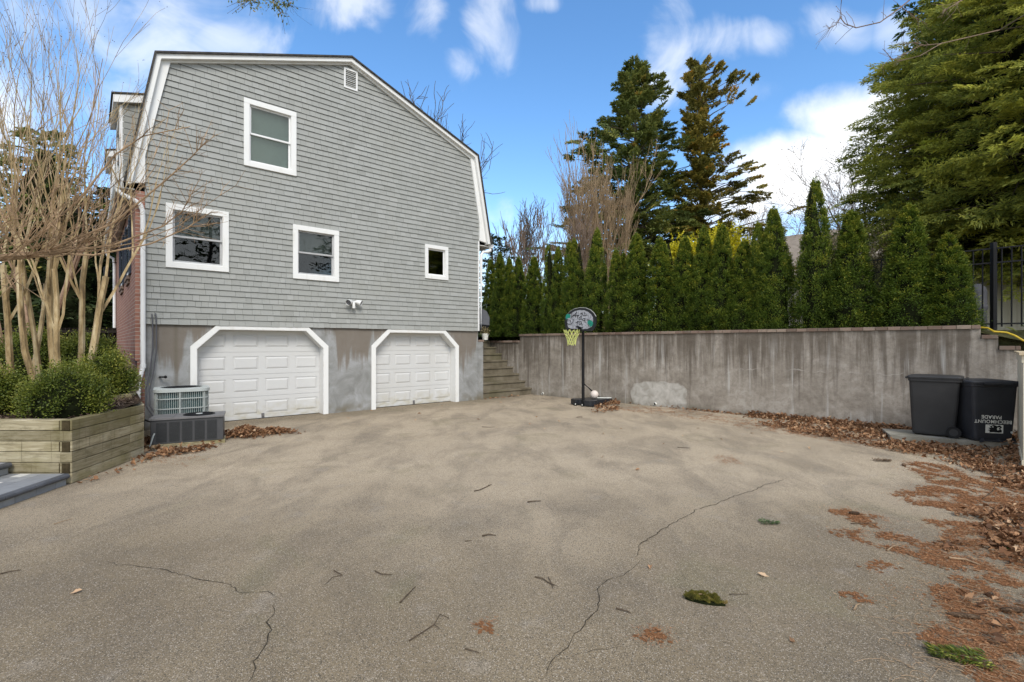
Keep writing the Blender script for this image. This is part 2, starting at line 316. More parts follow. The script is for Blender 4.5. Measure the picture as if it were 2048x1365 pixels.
    M['moss'] = leafmat('moss', [(0, (.045, .040, .012)), (.5, (.115, .11, .018)), (.8, (.20, .165, .03)), (1, (.36, .25, .13))], .9, .1)
    # wood
    t = NT('crape_bark'); g = t.noise(t.obj((6, 6, 1)), scale=1.5, detail=4, dist=.6)
    g = t.math('ADD', t.math('MULTIPLY', g, .6), t.math('MULTIPLY', t.noise(t.obj((9, 9, 3), loc=(2, 1, 0)), scale=1.2, detail=5, rough=.7), .4))
    M['crape'] = t.bsdf(t.ramp(g, [(.38, (.13, .09, .045)), (.47, (.30, .21, .10)), (.54, (.40, .30, .16)), (.64, (.55, .45, .28))]), .6, .25, bump=g, bd=.01, bs=.3)
    t = NT('red_twig_bark'); g = t.noise(scale=4, detail=3)
    M['crape2'] = t.bsdf(t.ramp(g, [(.35, (.19, .11, .07)), (.65, (.40, .27, .18))]), .7, .2)
    M['bark'] = plain('grey_bark', (.12, .095, .075), .9, .1, .35, 6, bs=.7, bd=.02)
    M['bark2'] = plain('pale_bare_twigs', (.30, .215, .13), .9, .1, .3, 3)
    M['bark3'] = plain('brown_bare_twigs', (.20, .145, .11), .9, .1, .3, 3)
    M['weep'] = plain('reddish_branch', (.33, .225, .135), .75, .2, .4, 5)
    # leaves
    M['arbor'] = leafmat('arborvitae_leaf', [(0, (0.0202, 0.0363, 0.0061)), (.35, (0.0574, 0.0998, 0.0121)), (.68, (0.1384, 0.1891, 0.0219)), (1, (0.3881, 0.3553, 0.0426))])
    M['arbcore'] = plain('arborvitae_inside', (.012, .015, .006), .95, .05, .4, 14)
    M['box'] = leafmat('boxwood_leaf', [(0, (0.0249, 0.0432, 0.0083)), (.4, (0.0832, 0.1177, 0.0166)), (.75, (0.2079, 0.2283, 0.0331)), (1, (0.4712, 0.4084, 0.0827))], .45, .25, .35)
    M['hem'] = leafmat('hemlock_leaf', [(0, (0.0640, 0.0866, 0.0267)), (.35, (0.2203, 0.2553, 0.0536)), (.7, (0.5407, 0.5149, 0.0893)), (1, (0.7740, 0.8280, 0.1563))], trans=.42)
    M['spruce'] = leafmat('spruce_leaf', [(0, (0.0168, 0.0364, 0.0140)), (.5, (0.0588, 0.1148, 0.0364)), (1, (0.1540, 0.2380, 0.0700))])
    M['cedar'] = leafmat('cedar_leaf', [(0, (0.0385, 0.0578, 0.0193)), (.4, (0.1283, 0.1667, 0.0448)), (.75, (0.2727, 0.2823, 0.0706)), (1, (0.7056, 0.4170, 0.0963))])
    M['cedarb'] = leafmat('bronze_cedar_leaf', [(0, (0.0514, 0.0575, 0.0163)), (.4, (0.1710, 0.1660, 0.0378)), (.75, (0.3636, 0.2810, 0.0596)), (1, (0.9000, 0.4152, 0.0812))])
    M['dark'] = leafmat('dark_evergreen_leaf', [(0, (0.0120, 0.0210, 0.0075)), (.6, (0.0375, 0.0600, 0.0180)), (1, (0.1125, 0.1275, 0.0375))])
    M['gold'] = leafmat('golden_leaf', [(0, (.16, .15, .008)), (.5, (.48, .42, .015)), (1, (.80, .70, .05))])
    M['tan'] = leafmat('tan_leaf', [(0, (.10, .075, .04)), (.5, (.25, .20, .10)), (1, (.45, .40, .22))])
    # objects
    M['black'] = plain('black_metal', (.009, .009, .010), .55, .25)
    M['bplast'] = plain('black_plastic', (.016, .018, .022), .38, .45, .2, 4)
    t = NT('bin_plastic'); c = t.ramp(t.noise(scale=3, detail=6), [(.3, (.021, .021, .022)), (.7, (.034, .034, .035))]); M['bin'] = t.bsdf(c, .55, .35, bump=t.noise(scale=120), bd=.001)
    t = NT('bin_plastic_blue'); c = t.ramp(t.noise(scale=3, detail=6), [(.3, (.021, .022, .026)), (.7, (.034, .036, .042))]); M['bin2'] = t.bsdf(c, .55, .35, bump=t.noise(scale=120), bd=.001)
    M['acl'] = plain('light_grey_metal', (.44, .47, .45), .45, .4, .06)
    M['acg'] = plain('teal_fins', (.045, .085, .085), .6, .3, .2, 10)
    M['acd'] = plain('dark_grey_metal', (.070, .070, .072), .5, .35, .12, 6)
    M['act'] = plain('grey_metal_top', (.17, .165, .165), .5, .35, .1, 6)
    M['net'] = plain('yellow_net', (.62, .66, .22), .7, .2, .1)
    M['ball'] = plain('white_ball', (.66, .58, .52), .5, .3, .08, 9)
    t = NT('board_panel'); c = t.ramp(t.noise(scale=22, detail=5, rough=.8), [(.35, (.17, .18, .20)), (.5, (.36, .37, .41)), (.65, (.55, .56, .60))]); M['board'] = t.bsdf(c, .4, .4)
    M['teal'] = plain('teal_paint', (.02, .23, .17), .5, .3, .3, 20)
    M['wpaint'] = plain('white_paint', (.74, .74, .68), .6, .3, .15, 30)
    t = NT('cream_vinyl'); s = t.noise(t.obj((6, 6, .3)), scale=1.5, detail=4); c = t.mix(t.sm(s, .45, .7, 0, .45), (.66, .60, .46), (.48, .40, .24)); M['cream'] = t.bsdf(c, .45, .35)
    M['tan2'] = plain('tan_cap', (.52, .42, .28), .6, .2, .15)
    M['hose'] = plain('yellow_hose', (.60, .42, .03), .45, .4, .1)
    M['urn'] = plain('grey_stoneware', (.085, .085, .095), .7, .2, .1)
    M['greyd'] = plain('grey_cover', (.13, .135, .15), .6, .3, .1)
    M['fenced'] = plain('dark_fence_wood', (.022, .018, .014), .9, .1, .3)
    M['vcable'] = plain('grey_cable', (.10, .10, .11), .6, .3)
    M['nwall'] = plain('neighbour_siding', (.42, .39, .35), .8, .2, .1)
    M['lens'] = plain('lamp_lens', (.10, .10, .105), .2, .5)
mats()
# ================================================================== HOUSE
P0 = np.array([-4.497, 12.03]); HA = math.atan2(984, 1139)
DF = np.array([math.cos(HA), math.sin(HA)]); DN = np.array([-math.sin(HA), math.cos(HA)])
def hw(t, s, z=0): p = P0 + DF * t + DN * s; return (p[0], p[1], z)
T0, T1, S1 = -3.60, 4.59, 8.2
EZ = 4.79
roofL = [(-3.93, EZ), (-3.45, 7.44), (.53, 8.87), (4.46, 7.40), (4.96, EZ)]
def build_house():
    rng = random.Random(4)
    H = thing('gambrel_house', 'grey shingled gambrel-roofed house with white trim above a concrete basement with two garage doors', 'house', (P0[0], P0[1], 0), HA)
    # --- foundation: front face with the two clipped-corner openings
    def opening(a, b, zt, ch):
        return [(a, 0), (a, zt - ch), (a + ch, zt), (b - ch, zt), (b, zt - ch), (b, 0)]
    OP = [(-2.74, -.10), (1.23, 3.755)]
    f = MB()
    out = [(T0, -.3)] + [(OP[0][0], -.3)] + opening(OP[0][0], OP[0][1], 2.03, .42)[1:5] + [(OP[0][1], -.3), (OP[1][0], -.3)] + opening(OP[1][0], OP[1][1], 2.03, .42)[1:5] + [(OP[1][1], -.3), (T1, -.3), (T1, 2.12), (T0, 2.12)]
    f.prism([(x, .03, z) for x, z in out], (0, .32, 0))
    f.box(T0, T0 + .25, .36, S1, -.3, 2.12); f.box(T1 - .25, T1, .36, S1, -.3, 2.12); f.box(T0 + .25, T1 - .25, S1 - .25, S1, -.3, 2.12)
    fo = part('foundation', f, M['found'], H)
    p = MB(); p.tube([(-3.36, .03, 1.04), (-3.36, -.10, 1.05), (-3.3, -.13, 1.05)], .018); p.sphere((-3.28, -.13, 1.05), .03, 8, 6); part('wall_tap', p, M['black'], H)
    p = MB()
    for (x, dz) in ((-3.49, 0), (-3.43, .015)):
        p.tube([(x, .0, 2.30 + dz), (x, -.035, 2.28), (x + .01, -.04, 2.1), (x + .01, -.035, 1.6), (x - .03, -.04, 1.2), (x - .10, -.05, .8), (x - .10, -.1, .5), (x + .05, -.25, .2)], .014, 6)
    part('cable', p, M['vcable'], H)
    # --- garage doors
    for k, (a, b) in enumerate(OP):
        d = MB(); y = .27; x0, x1 = a - .12, b + .12; rows = 4; hh = .505
        for r in range(rows):
            z0 = .012 + r * hh; z1 = z0 + hh - .006
            nc = 4; w = (b - a) / nc
            d.box(x0, x1, y + .012, y + .05, z0, z1 + .006)
            # stile / rail grid around raised panels
            for c in range(nc + 1):
                cx = a + c * w
                d.box(max(x0, cx - .07) if c else x0, min(x1, cx + .07) if c < nc else x1, y, y + .012, z0, z1)
            for c in range(nc):
                l, rr = a + c * w + .07, a + (c + 1) * w - .07
                d.box(l, rr, y, y + .012, z0, z0 + .10); d.box(l, rr, y, y + .012, z1 - .10, z1)
                i0, i1, j0, j1 = l + .03, rr - .03, z0 + .13, z1 - .13
                q = [(l + .012, y + .0125, z0 + .112), (rr - .012, y + .0125, z0 + .112), (rr - .012, y + .0125, z1 - .112), (l + .012, y + .0125, z1 - .112), (i0 + .02, y - .004, j0 + .02), (i1 - .02, y - .004, j0 + .02), (i1 - .02, y - .004, j1 - .02), (i0 + .02, y - .004, j1 - .02)]
                d.add(q, [(0, 1, 5, 4), (1, 2, 6, 5), (2, 3, 7, 6), (3, 0, 4, 7), (4, 5, 6, 7)])
        gd = part('garage_door', d, M['gdoor'], H, label=['garage door beside the air conditioners', 'garage door nearest the steps'][k])
        h = MB(); m = (a + b) / 2 + .02
        h.box(m - .03, m + .03, y - .012, y - .001, .02, .12); h.box(m - .012, m + .012, y - .035, y - .012, .05, .10); part('handle', h, M['act'], gd)
        h = MB(); h.box(a - .12, b + .12, y - .02, y + .04, -.01, .011); part('rubber_seal', h, M['black'], gd)
        # white casing with reveal
        c = MB(); zt, ch = 2.03, .42; iw = .105
        inn = opening(a, b, zt, ch); o = [(a - iw, 0), (a - iw, zt - ch + .045), (a + ch - .043, zt + .085), (b - ch + .043, zt + .085), (b + iw, zt - ch + .045), (b + iw, 0)]
        for i in range(5):
            q = [inn[i], inn[i + 1], o[i + 1], o[i]]
            c.prism([(x, -.012, z) for x, z in q], (0, .040, 0))
        i2 = [(x + sx, z + sz) for (x, z), (sx, sz) in zip(inn, [(.015, 0), (.015, -.006), (.006, -.015), (-.006, -.015), (-.015, -.006), (-.015, 0)])]
        for i in range(5):
            q = [i2[i], i2[i + 1], inn[i + 1], inn[i]]
            c.prism([(x, -.009, z) for x, z in q], (0, .275, 0))
        part('door_casing', c, M['whited'], H, bevel=.004)
    # --- shingle siding on the gable with window openings
    WN = [('a', -1.857, -.752, 5.63, 7.12), ('b', -3.266, -2.148, 3.25, 4.545), ('c', -.83, .258, 3.235, 4.50), ('d', 2.70, 3.47, 3.55, 4.51)]
    edge = [(-3.60, 2.1), (-3.60, 5.44), (-3.19, 7.38), (.53, 8.74), (4.25, 7.30), (4.585, 5.44), (4.585, 2.1)]
    def span(z):
        xs = []
        for (x0, z0), (x1, z1) in zip(edge[:-1], edge[1:]):
            if (z0 - z) * (z1 - z) <= 0 and z0 != z1: xs.append(x0 + (x1 - x0) * (z - z0) / (z1 - z0))
        return (min(xs), max(xs)) if len(xs) > 1 else None
    s = MB(); ex = .1265; z = 2.10; row = 0
    while z < 8.72:
        zt = z + ex
        a = span(min(z + .02, 8.7)); b = span(min(zt + .03, 8.735))
        if not a: break
        lo = min(a[0], b[0]) - .02 if b else a[0]; hi = max(a[1], b[1]) + .02 if b else a[1]
        if z < 5.3: lo, hi = -3.597, 4.587
        lo = max(lo, -3.597); hi = min(hi, 4.587)
        x = lo - rng.random() * .12
        cuts = [(w[1] + .03, w[2] - .03) for w in WN if w[3] + .10 < zt and w[4] - .112 > z]
        wav = [rng.uniform(-.004, .004) for _ in range(12)]
        while x < hi:
            w = rng.choice((.12, .15, .17, .20, .24, .28)) * rng.uniform(.9, 1.1)
            x0, x1 = max(x, lo), min(x + w, hi); x += w
            if x1 - x0 < .02: continue
            segs = [(x0, x1)]
            for c0, c1 in cuts:
                ns = []
                for p, q in segs:
                    if q <= c0 or p >= c1: ns.append((p, q)); continue
                    if p < c0: ns.append((p, c0))
                    if q > c1: ns.append((c1, q))
                segs = ns
            for p, q in segs:
                if q - p < .015: continue
                zb = z + rng.uniform(-.0025, .0025) + wav[int((p + 4) * 1.3) % 12] * .6; pr = -.025 + rng.uniform(-.003, .002)
                t = min(1, max(.3, rng.gauss(.65, .13)))
                g = .0018
                v = [(p + g, pr, zb), (q - g, pr, zb), (q - g, -.002, zt + .02), (p + g, -.002, zt + .02), (p + g, .012, zb), (q - g, .012, zb)]
                s.add(v, [(0, 1, 2, 3), (4, 5, 1, 0)], [t, 0])  # butt underside painted dark to deepen the shadow line under each course
                s.add([(p + g, pr, zb), (p + g, -.002, zt + .02), (p + g, .012, zb), (q - g, pr, zb), (q - g, -.002, zt + .02), (q - g, .012, zb)], [(0, 1, 2), (3, 5, 4)], t)
        # backing strip
        segs = [(lo, hi)]
        for c0, c1 in cuts:
            segs = [r for p, q in segs for r in ((p, min(q, c0)), (max(p, c1), q)) if r[1] - r[0] > .01]
        for p, q in segs: s.box(p, q, .004, .03, z - .001, zt + (.001 if zt < 8.6 else 0), 0.0, 1)
        z = zt; row += 1
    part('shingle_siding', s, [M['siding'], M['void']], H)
    # rear and right walls, plain courses
    w = MB()
    w.box(T1 - .05, T1, .03, S1, 2.12, 4.86); w.prism([(x, S1, zz) for x, zz in edge], (0, -.05, 0)); w.box(T0, T0 + .05, .03, S1, 2.12, 4.86)
    part('rear_walls', w, M['siding'], H)
    # --- windows
    for key, x0, x1, z0, z1 in WN:
        fw = .115 if key != 'd' else .10; y0 = -.045
        fr = MB()
        fr.box(x0, x0 + fw, y0, .02, z0 + fw, z1 - fw); fr.box(x1 - fw, x1, y0, .02, z0 + fw, z1 - fw)
        fr.box(x0, x1, y0 - .002, .02, z1 - fw, z1); fr.box(x0, x1, y0 - .006, .02, z0, z0 + fw)
        i0, i1, j0, j1 = x0 + fw, x1 - fw, z0 + fw, z1 - fw
        for q in ((i0 - .01, i0 + .004, j0, j1), (i1 - .004, i1 + .01, j0, j1)): fr.box(q[0], q[1], -.03, .10, q[2], q[3])
        fr.box(i0, i1, -.03, .10, j1 - .004, j1 + .01); fr.box(i0, i1, -.03, .10, j0 - .01, j0 + .012)
        lab = {'a': 'upper window with closed blinds', 'b': 'left lower window', 'c': 'middle lower window', 'd': 'small single-pane window'}[key]
        W = part('window', fr, M['whited'], H, bevel=.005, label=lab)
        sm = M['white'] if key in 'ad' else M['sashg']; sw = .04
        if key == 'd':
            sh = MB(); Y0 = .02
            sh.box(i0 + .004, i0 + sw, Y0, Y0 + .03, j0 + .012, j1); sh.box(i1 - sw, i1 - .004, Y0, Y0 + .03, j0 + .012, j1); sh.box(i0 + sw, i1 - sw, Y0, Y0 + .03, j0 + .012, j0 + sw + .01); sh.box(i0 + sw, i1 - sw, Y0, Y0 + .03, j1 - sw, j1)
            part('sash', sh, sm, W); g = MB(); g.box(i0 + sw - .005, i1 - sw + .005, Y0 + .012, Y0 + .016, j0 + sw, j1 - sw + .005); part('pane', g, M['glass'], W)
        else:
            zm = (j0 + j1) / 2
            for nm, za, zb, Y0 in (('upper_sash', zm - .012, j1, .012), ('lower_sash', j0 + .012, zm + .022, .045)):
                sh = MB(); Yb = Y0 + .028
                sh.box(i0 + .004, i0 + sw, Y0, Yb, za, zb); sh.box(i1 - sw, i1 - .004, Y0, Yb, za, zb)
                sh.box(i0 + sw, i1 - sw, Y0 + .001, Yb, za, za + .038); sh.box(i0 + sw, i1 - sw, Y0 + .001, Yb, zb - .035, zb)
                part('sash', sh, sm, W)
                g = MB(); g.box(i0 + sw - .005, i1 - sw + .005, Y0 + .012, Y0 + .016, za + .03, zb - .03); part('pane', g, M['glass'], W)
            if key == 'a':
                bl = MB(); zz = j0 + .03
                while zz < j1: bl.obox(((i0 + i1) / 2, .12, zz), ((i1 - i0) / 2 - .01, 0, 0), (0, .004, .012), (0, .0006, -.0003)); zz += .021
                part('blind', bl, M['blind'], W)
            else:
                bl = MB(); bl.box(i0, i1, .115, .118, zm + .02, j1); part('reflection_sheet', bl, M['shade'], W)  # grey sheet added to stand in for the reflection across the upper sash
        r = MB(); r.box(i0 - .25, i1 + .25, 1.6, 1.62, j0 - .4, j1 + .3); r.box(i0 - .25, i0 - .23, .14, 1.6, j0 - .4, j1 + .3); r.box(i1 + .23, i1 + .25, .14, 1.6, j0 - .4, j1 + .3)
        r.box(i0 - .25, i1 + .25, .14, 1.6, j0 - .42, j0 - .4); r.box(i0 - .25, i1 + .25, .14, 1.6, j1 + .3, j1 + .32)
        part('dark_room', r, M['void'], W)
    # --- gable vent
    v = MB(); x0, x1, z0, z1 = .385, .735, 8.11, 8.61
    v.box(x0, x0 + .04, -.04, .0, z0, z1); v.box(x1 - .04, x1, -.04, .0, z0, z1); v.box(x0 + .04, x1 - .04, -.04, .0, z0, z0 + .04); v.box(x0 + .04, x1 - .04, -.04, .0, z1 - .04, z1)
    V = part('gable_vent', v, M['white'], H)
    v = MB()
    for i in range(9): v.obox(((x0 + x1) / 2, -.022, z0 + .065 + i * .046), ((x1 - x0) / 2 - .04, 0, 0), (0, .016, .012), (0, .0015, -.002))
    part('louvre', v, M['white'], V); v = MB(); v.box(x0 + .03, x1 - .03, -.003, .002, z0 + .03, z1 - .03); part('screen', v, M['void'], V)
    # --- twin floodlight
    fl = MB(); fx, fz = .60, 2.72; fl.lathe([(.001, 0), (.055, 0), (.055, .03), (.03, .045), (.001, .045)], n=14)
    me = MB(); c, sn = 0, 0
    fl = MB(); fl.tube([(fx, -.02, fz + .02), (fx, -.05, fz + .02)], .055, 14); fl.tube([(fx, -.05, fz + .02), (fx, -.11, fz), (fx, -.12, fz - .07)], [.03, .035, .035], 10); fl.tube([(fx, -.12, fz - .07), (fx, -.12, fz - .12)], [.042, .036], 10)
    F = part('floodlight', fl, M['whited'], H)
    for sg in (-1, 1):
        l = MB(); l.tube([(fx + sg * .02, -.09, fz + .04), (fx + sg * .07, -.12, fz + .045), (fx + sg * .15, -.17, fz + .02), (fx + sg * .17, -.19, fz + .01)], [.022, .042, .068, .070], 14, cap=False)
        h = part('lamp_head', l, M['whited'], F); q = MB(); q.tube([(fx + sg * .158, -.178, fz + .016), (fx + sg * .162, -.181, fz + .014)], .066, 14); part('lens', q, M['lens'], F)
    # --- white rakes and frieze boards
    def line_off(pl, d):  # inward offset of the roofline
        res = []
        for i, (x, z) in enumerate(pl):
            ns = []
            for j in (i - 1, i):
                if 0 <= j < len(pl) - 1:
                    dx, dz = pl[j + 1][0] - pl[j][0], pl[j + 1][1] - pl[j][1]; L = math.hypot(dx, dz); ns.append((dz / L, -dx / L))
            nx = sum(n[0] for n in ns); nz = sum(n[1] for n in ns); L2 = (nx * nx + nz * nz) / len(ns)
            res.append((x + nx * d / L2 if len(ns) > 1 else x + nx * d, z + nz * d / L2 if len(ns) > 1 else z + nz * d))
        return res
    top = line_off(roofL, .026); a1 = line_off(roofL, .115); a2 = [(-3.597, 5.40), (-3.19, 7.37), (.53, 8.705), (4.25, 7.27), (4.588, 5.40)]
    tr = MB()
    q0 = [(top[i], top[i + 1], a1[i + 1], a1[i]) for i in range(4)]
    for i in range(4):
        tr.prism([(x, -.15, z) for x, z in (top[i], top[i + 1], a1[i + 1], a1[i])], (0, .07, 0))
        tr.prism([(x, -.0805, z) for x, z in (top[i], top[i + 1], a1[i + 1], a1[i])], (0, .09, 0))
    for i in range(4):
        o0, o1 = a1[i], a1[i + 1]; p0, p1 = a2[i], a2[i + 1]
        if i == 0: poly = [(-3.93, EZ - .02), o1, p1, p0, (-3.597, 4.86), (-3.62, EZ)]; poly = [(-3.90, EZ + .02), o1, p1, p0, (-3.597, 4.86)]
        elif i == 3: poly = [o0, (4.94, EZ + .02), (4.588, 4.86), p1, p0]
        else: poly = [o0, o1, p1, p0]
        tr.prism([(x, -.062, z) for x, z in poly], (0, .066, 0))
    part('rake_trim', tr, M['whited'], H, bevel=.003)
    r = MB(); lo = roofL; hi = line_off(roofL, -.012)
    for i in range(4):
        r.prism([(x, -.19, z) for x, z in (line_off(roofL, .025)[i], line_off(roofL, .025)[i + 1], hi[i + 1], hi[i])], (0, S1 + .38, 0))
    part('roof', r, M['roof'], H)
    # eaves: soffit, fascia, gutter
    e = MB()
    e.box(-3.93, -3.76, -.02, S1, 4.70, 4.72); e.box(-3.96, -3.93, -.06, S1 + .1, 4.68, 4.84)
    e.box(4.60, 4.95, -.02, S1, 4.72, 4.74); e.box(4.95, 4.98, -.06, S1 + .1, 4.68, 4.82)
    part('soffit', e, M['soffit'], H)
    def gutter(x, sg):
        g = MB(); pr = [(0, .12), (0, 0), (.08, 0), (.115, .05), (.12, .12), (.105, .12), (.10, .05), (.075, .014), (.012, .014), (.012, .12)]
        g.prism([(x + sg * a, -.10, 4.68 + b) for a, b in pr], (0, S1 + .2, 0)); return g
    gl = part('gutter', gutter(-3.962, -1), M['white'], H, label='left gutter'); part('gutter', gutter(4.982, 1), M['white'], H, label='right gutter')
    def flat_pipe(pts, w, d):
        m = MB()
        for p, q in zip(pts[:-1], pts[1:]): m.bar(p, q, w, d, up=(0, 1, 0))
        for p in pts[1:-1]: m.sphere(p, (w * .5, d * .5, w * .5), 12, 8)
        return m
    dp = MB(); pth = [(-4.03, -.03, 4.70), (-4.01, -.045, 4.62), (-3.93, -.065, 4.55), (-3.78, -.085, 4.49), (-3.68, -.09, 4.42), (-3.64, -.09, 4.30), (-3.635, -.09, 4.1), (-3.635, -.09, 2.0), (-3.635, -.09, 1.30)]
    dp.tube(pth, .042, 10)
    dp.tube([(-3.635, -.09, 1.32), (-3.635, -.09, 1.24)], .05, 10); dp.tube([(-3.635, -.09, 1.25), (-3.70, -.12, 1.0), (-3.72, -.14, .5), (-3.72, -.16, .35)], .040, 10)
    part('downspout', dp, M['white'], H, smooth=False, label='white downspout on the brick corner')
    dp = MB(); dp.tube([(5.02, -.03, 4.68), (5.0, -.05, 4.60), (4.90, -.06, 4.55), (4.72, -.06, 4.52), (4.65, -.06, 4.42), (4.645, -.06, 4.2), (4.645, -.06, 2.1)], .045, 10)
    part('downspout', dp, M['white'], H, label='white downspout beside the steps')
    dp = MB(); dp.tube([(-4.02, S1 - .1, 4.66), (-3.96, S1 - .1, 4.5), (-3.82, S1 - .1, 4.42), (-3.80, S1 - .1, 4.2), (-3.80, S1 - .1, 1.5)], .04, 8); part('downspout', dp, M['white'], H, label='downspout at the far end of the brick wall')
    cb = MB(); cb.box(4.552, 4.600, -.034, .04, 2.11, 4.84); part('corner_board', cb, M['white'], H)
    # --- brick side
    b = MB(); b.box(-3.75, T0 - .001, .0, S1, 1.38, 4.70); b.box(-3.72, T0 - .001, .012, S1, .2, 1.379)
    part('brick_wall', b, M['brick'], H)
    b = MB()
    for i in range(2):
        pass
    for s0, s1 in ((1.07, 2.85), (3.55, 5.50)):
        y = MB(); y.box(-3.765, -3.752, s0 + .42, s1 - .42, 3.25, 4.40); W = part('side_window', y, M['white'], H)
        y = MB(); y.box(-3.770, -3.766, s0 + .47, s1 - .47, 3.32, 4.34); part('pane', y, M['glass'], W); y = MB(); y.box(-3.7655, -3.765, s0 + .47, s1 - .47, 3.32, 4.34); part('backing', y, M['void'], W)
        for a in (s0, s1 - .40):
            y = MB(); y.box(-3.785, -3.752, a, a + .40, 3.2, 4.43)
            for k in range(18): y.box(-3.793, -3.785, a + .05, a + .35, 3.28 + k * .062, 3.28 + k * .062 + .035)
            part('shutter', y, M['shutter'], H)
        y = MB(); y.box(-3.81, -3.751, s0 + .38, s1 - .38, 3.12, 3.195); y.box(-3.79, -3.751, s0 + .45, s1 - .45, 3.03, 3.12); part('window_sill', y, M['cap'], H)
    # --- dormers on the steep left slope
    for k, s0 in enumerate((.55, 4.3)):
        s1 = s0 + 1.5; xf = -3.93
        d = MB(); d.prism([(xf, s0, 5.02), (-3.45, s0, 5.02), (-3.45, s0, 6.62), (xf, s0, 6.50)], (0, .06, 0)); d.prism([(xf, s1 - .06, 5.02), (-3.45, s1 - .06, 5.02), (-3.45, s1 - .06, 6.62), (xf, s1 - .06, 6.50)], (0, .06, 0))
        for zz in np.arange(5.04, 6.5, .1265): d.box(xf + .01, -3.5, s0 - .012, s0 + .002, zz, zz + .112, .4)
        d.box(xf - .02, xf, s0 + .2, s1 - .2, 5.02, 5.15)
        D = part('dormer', d, M['siding'], H, label=['dormer nearest the gable', 'dormer farther along the roof'][k])
        w = MB(); w.box(xf - .04, xf + .03, s0 - .01, s0 + .14, 5.0, 6.5); w.box(xf - .04, xf + .03, s1 - .14, s1 + .01, 5.0, 6.5); w.box(xf - .05, xf + .03, s0 + .14, s1 - .14, 5.0, 5.14); w.box(xf - .04, xf + .03, s0 + .14, s1 - .14, 6.3, 6.5)
        w.box(xf - .03, xf + .02, s0 + .14, s1 - .14, 5.68, 5.73); part('window_frame', w, M['white'], D)
        w = MB(); w.box(xf - .005, xf + .0, s0 + .14, s1 - .14, 5.14, 6.3); part('pane', w, M['glass'], D); w = MB(); w.box(xf + .04, xf + .05, s0 + .07, s1 - .07, 5.05, 6.4); part('backing', w, M['void'], D)
        w = MB(); w.prism([(xf - .14, s0 - .10, 6.49), (-3.4, s0 - .10, 6.67), (-3.4, s0 - .10, 6.83), (xf - .14, s0 - .10, 6.64)], (0, 1.7, 0)); part('roof_fascia', w, M['white'], D)
        w = MB(); w.prism([(xf - .17, s0 - .12, 6.645), (-3.3, s0 - .12, 6.86), (-3.3, s0 - .12, 6.89), (xf - .17, s0 - .12, 6.675)], (0, 1.74, 0)); part('dormer_roof', w, M['roof'], D)
    # lantern near the far end of the brick side
    l = MB(); l.lathe([(.001, 0), (.05, .02), (.075, .06), (.085, .30), (.04, .36), (.001, .42)], (-4.0, 7.7, 3.75), 6); l.bar((-3.75, 7.7, 4.25), (-4.0, 7.7, 4.25), .02, .02); l.bar((-4.0, 7.7, 4.26), (-4.0, 7.7, 4.1), .015, .015)
    part('wall_lantern', l, M['black'], H)
build_house()
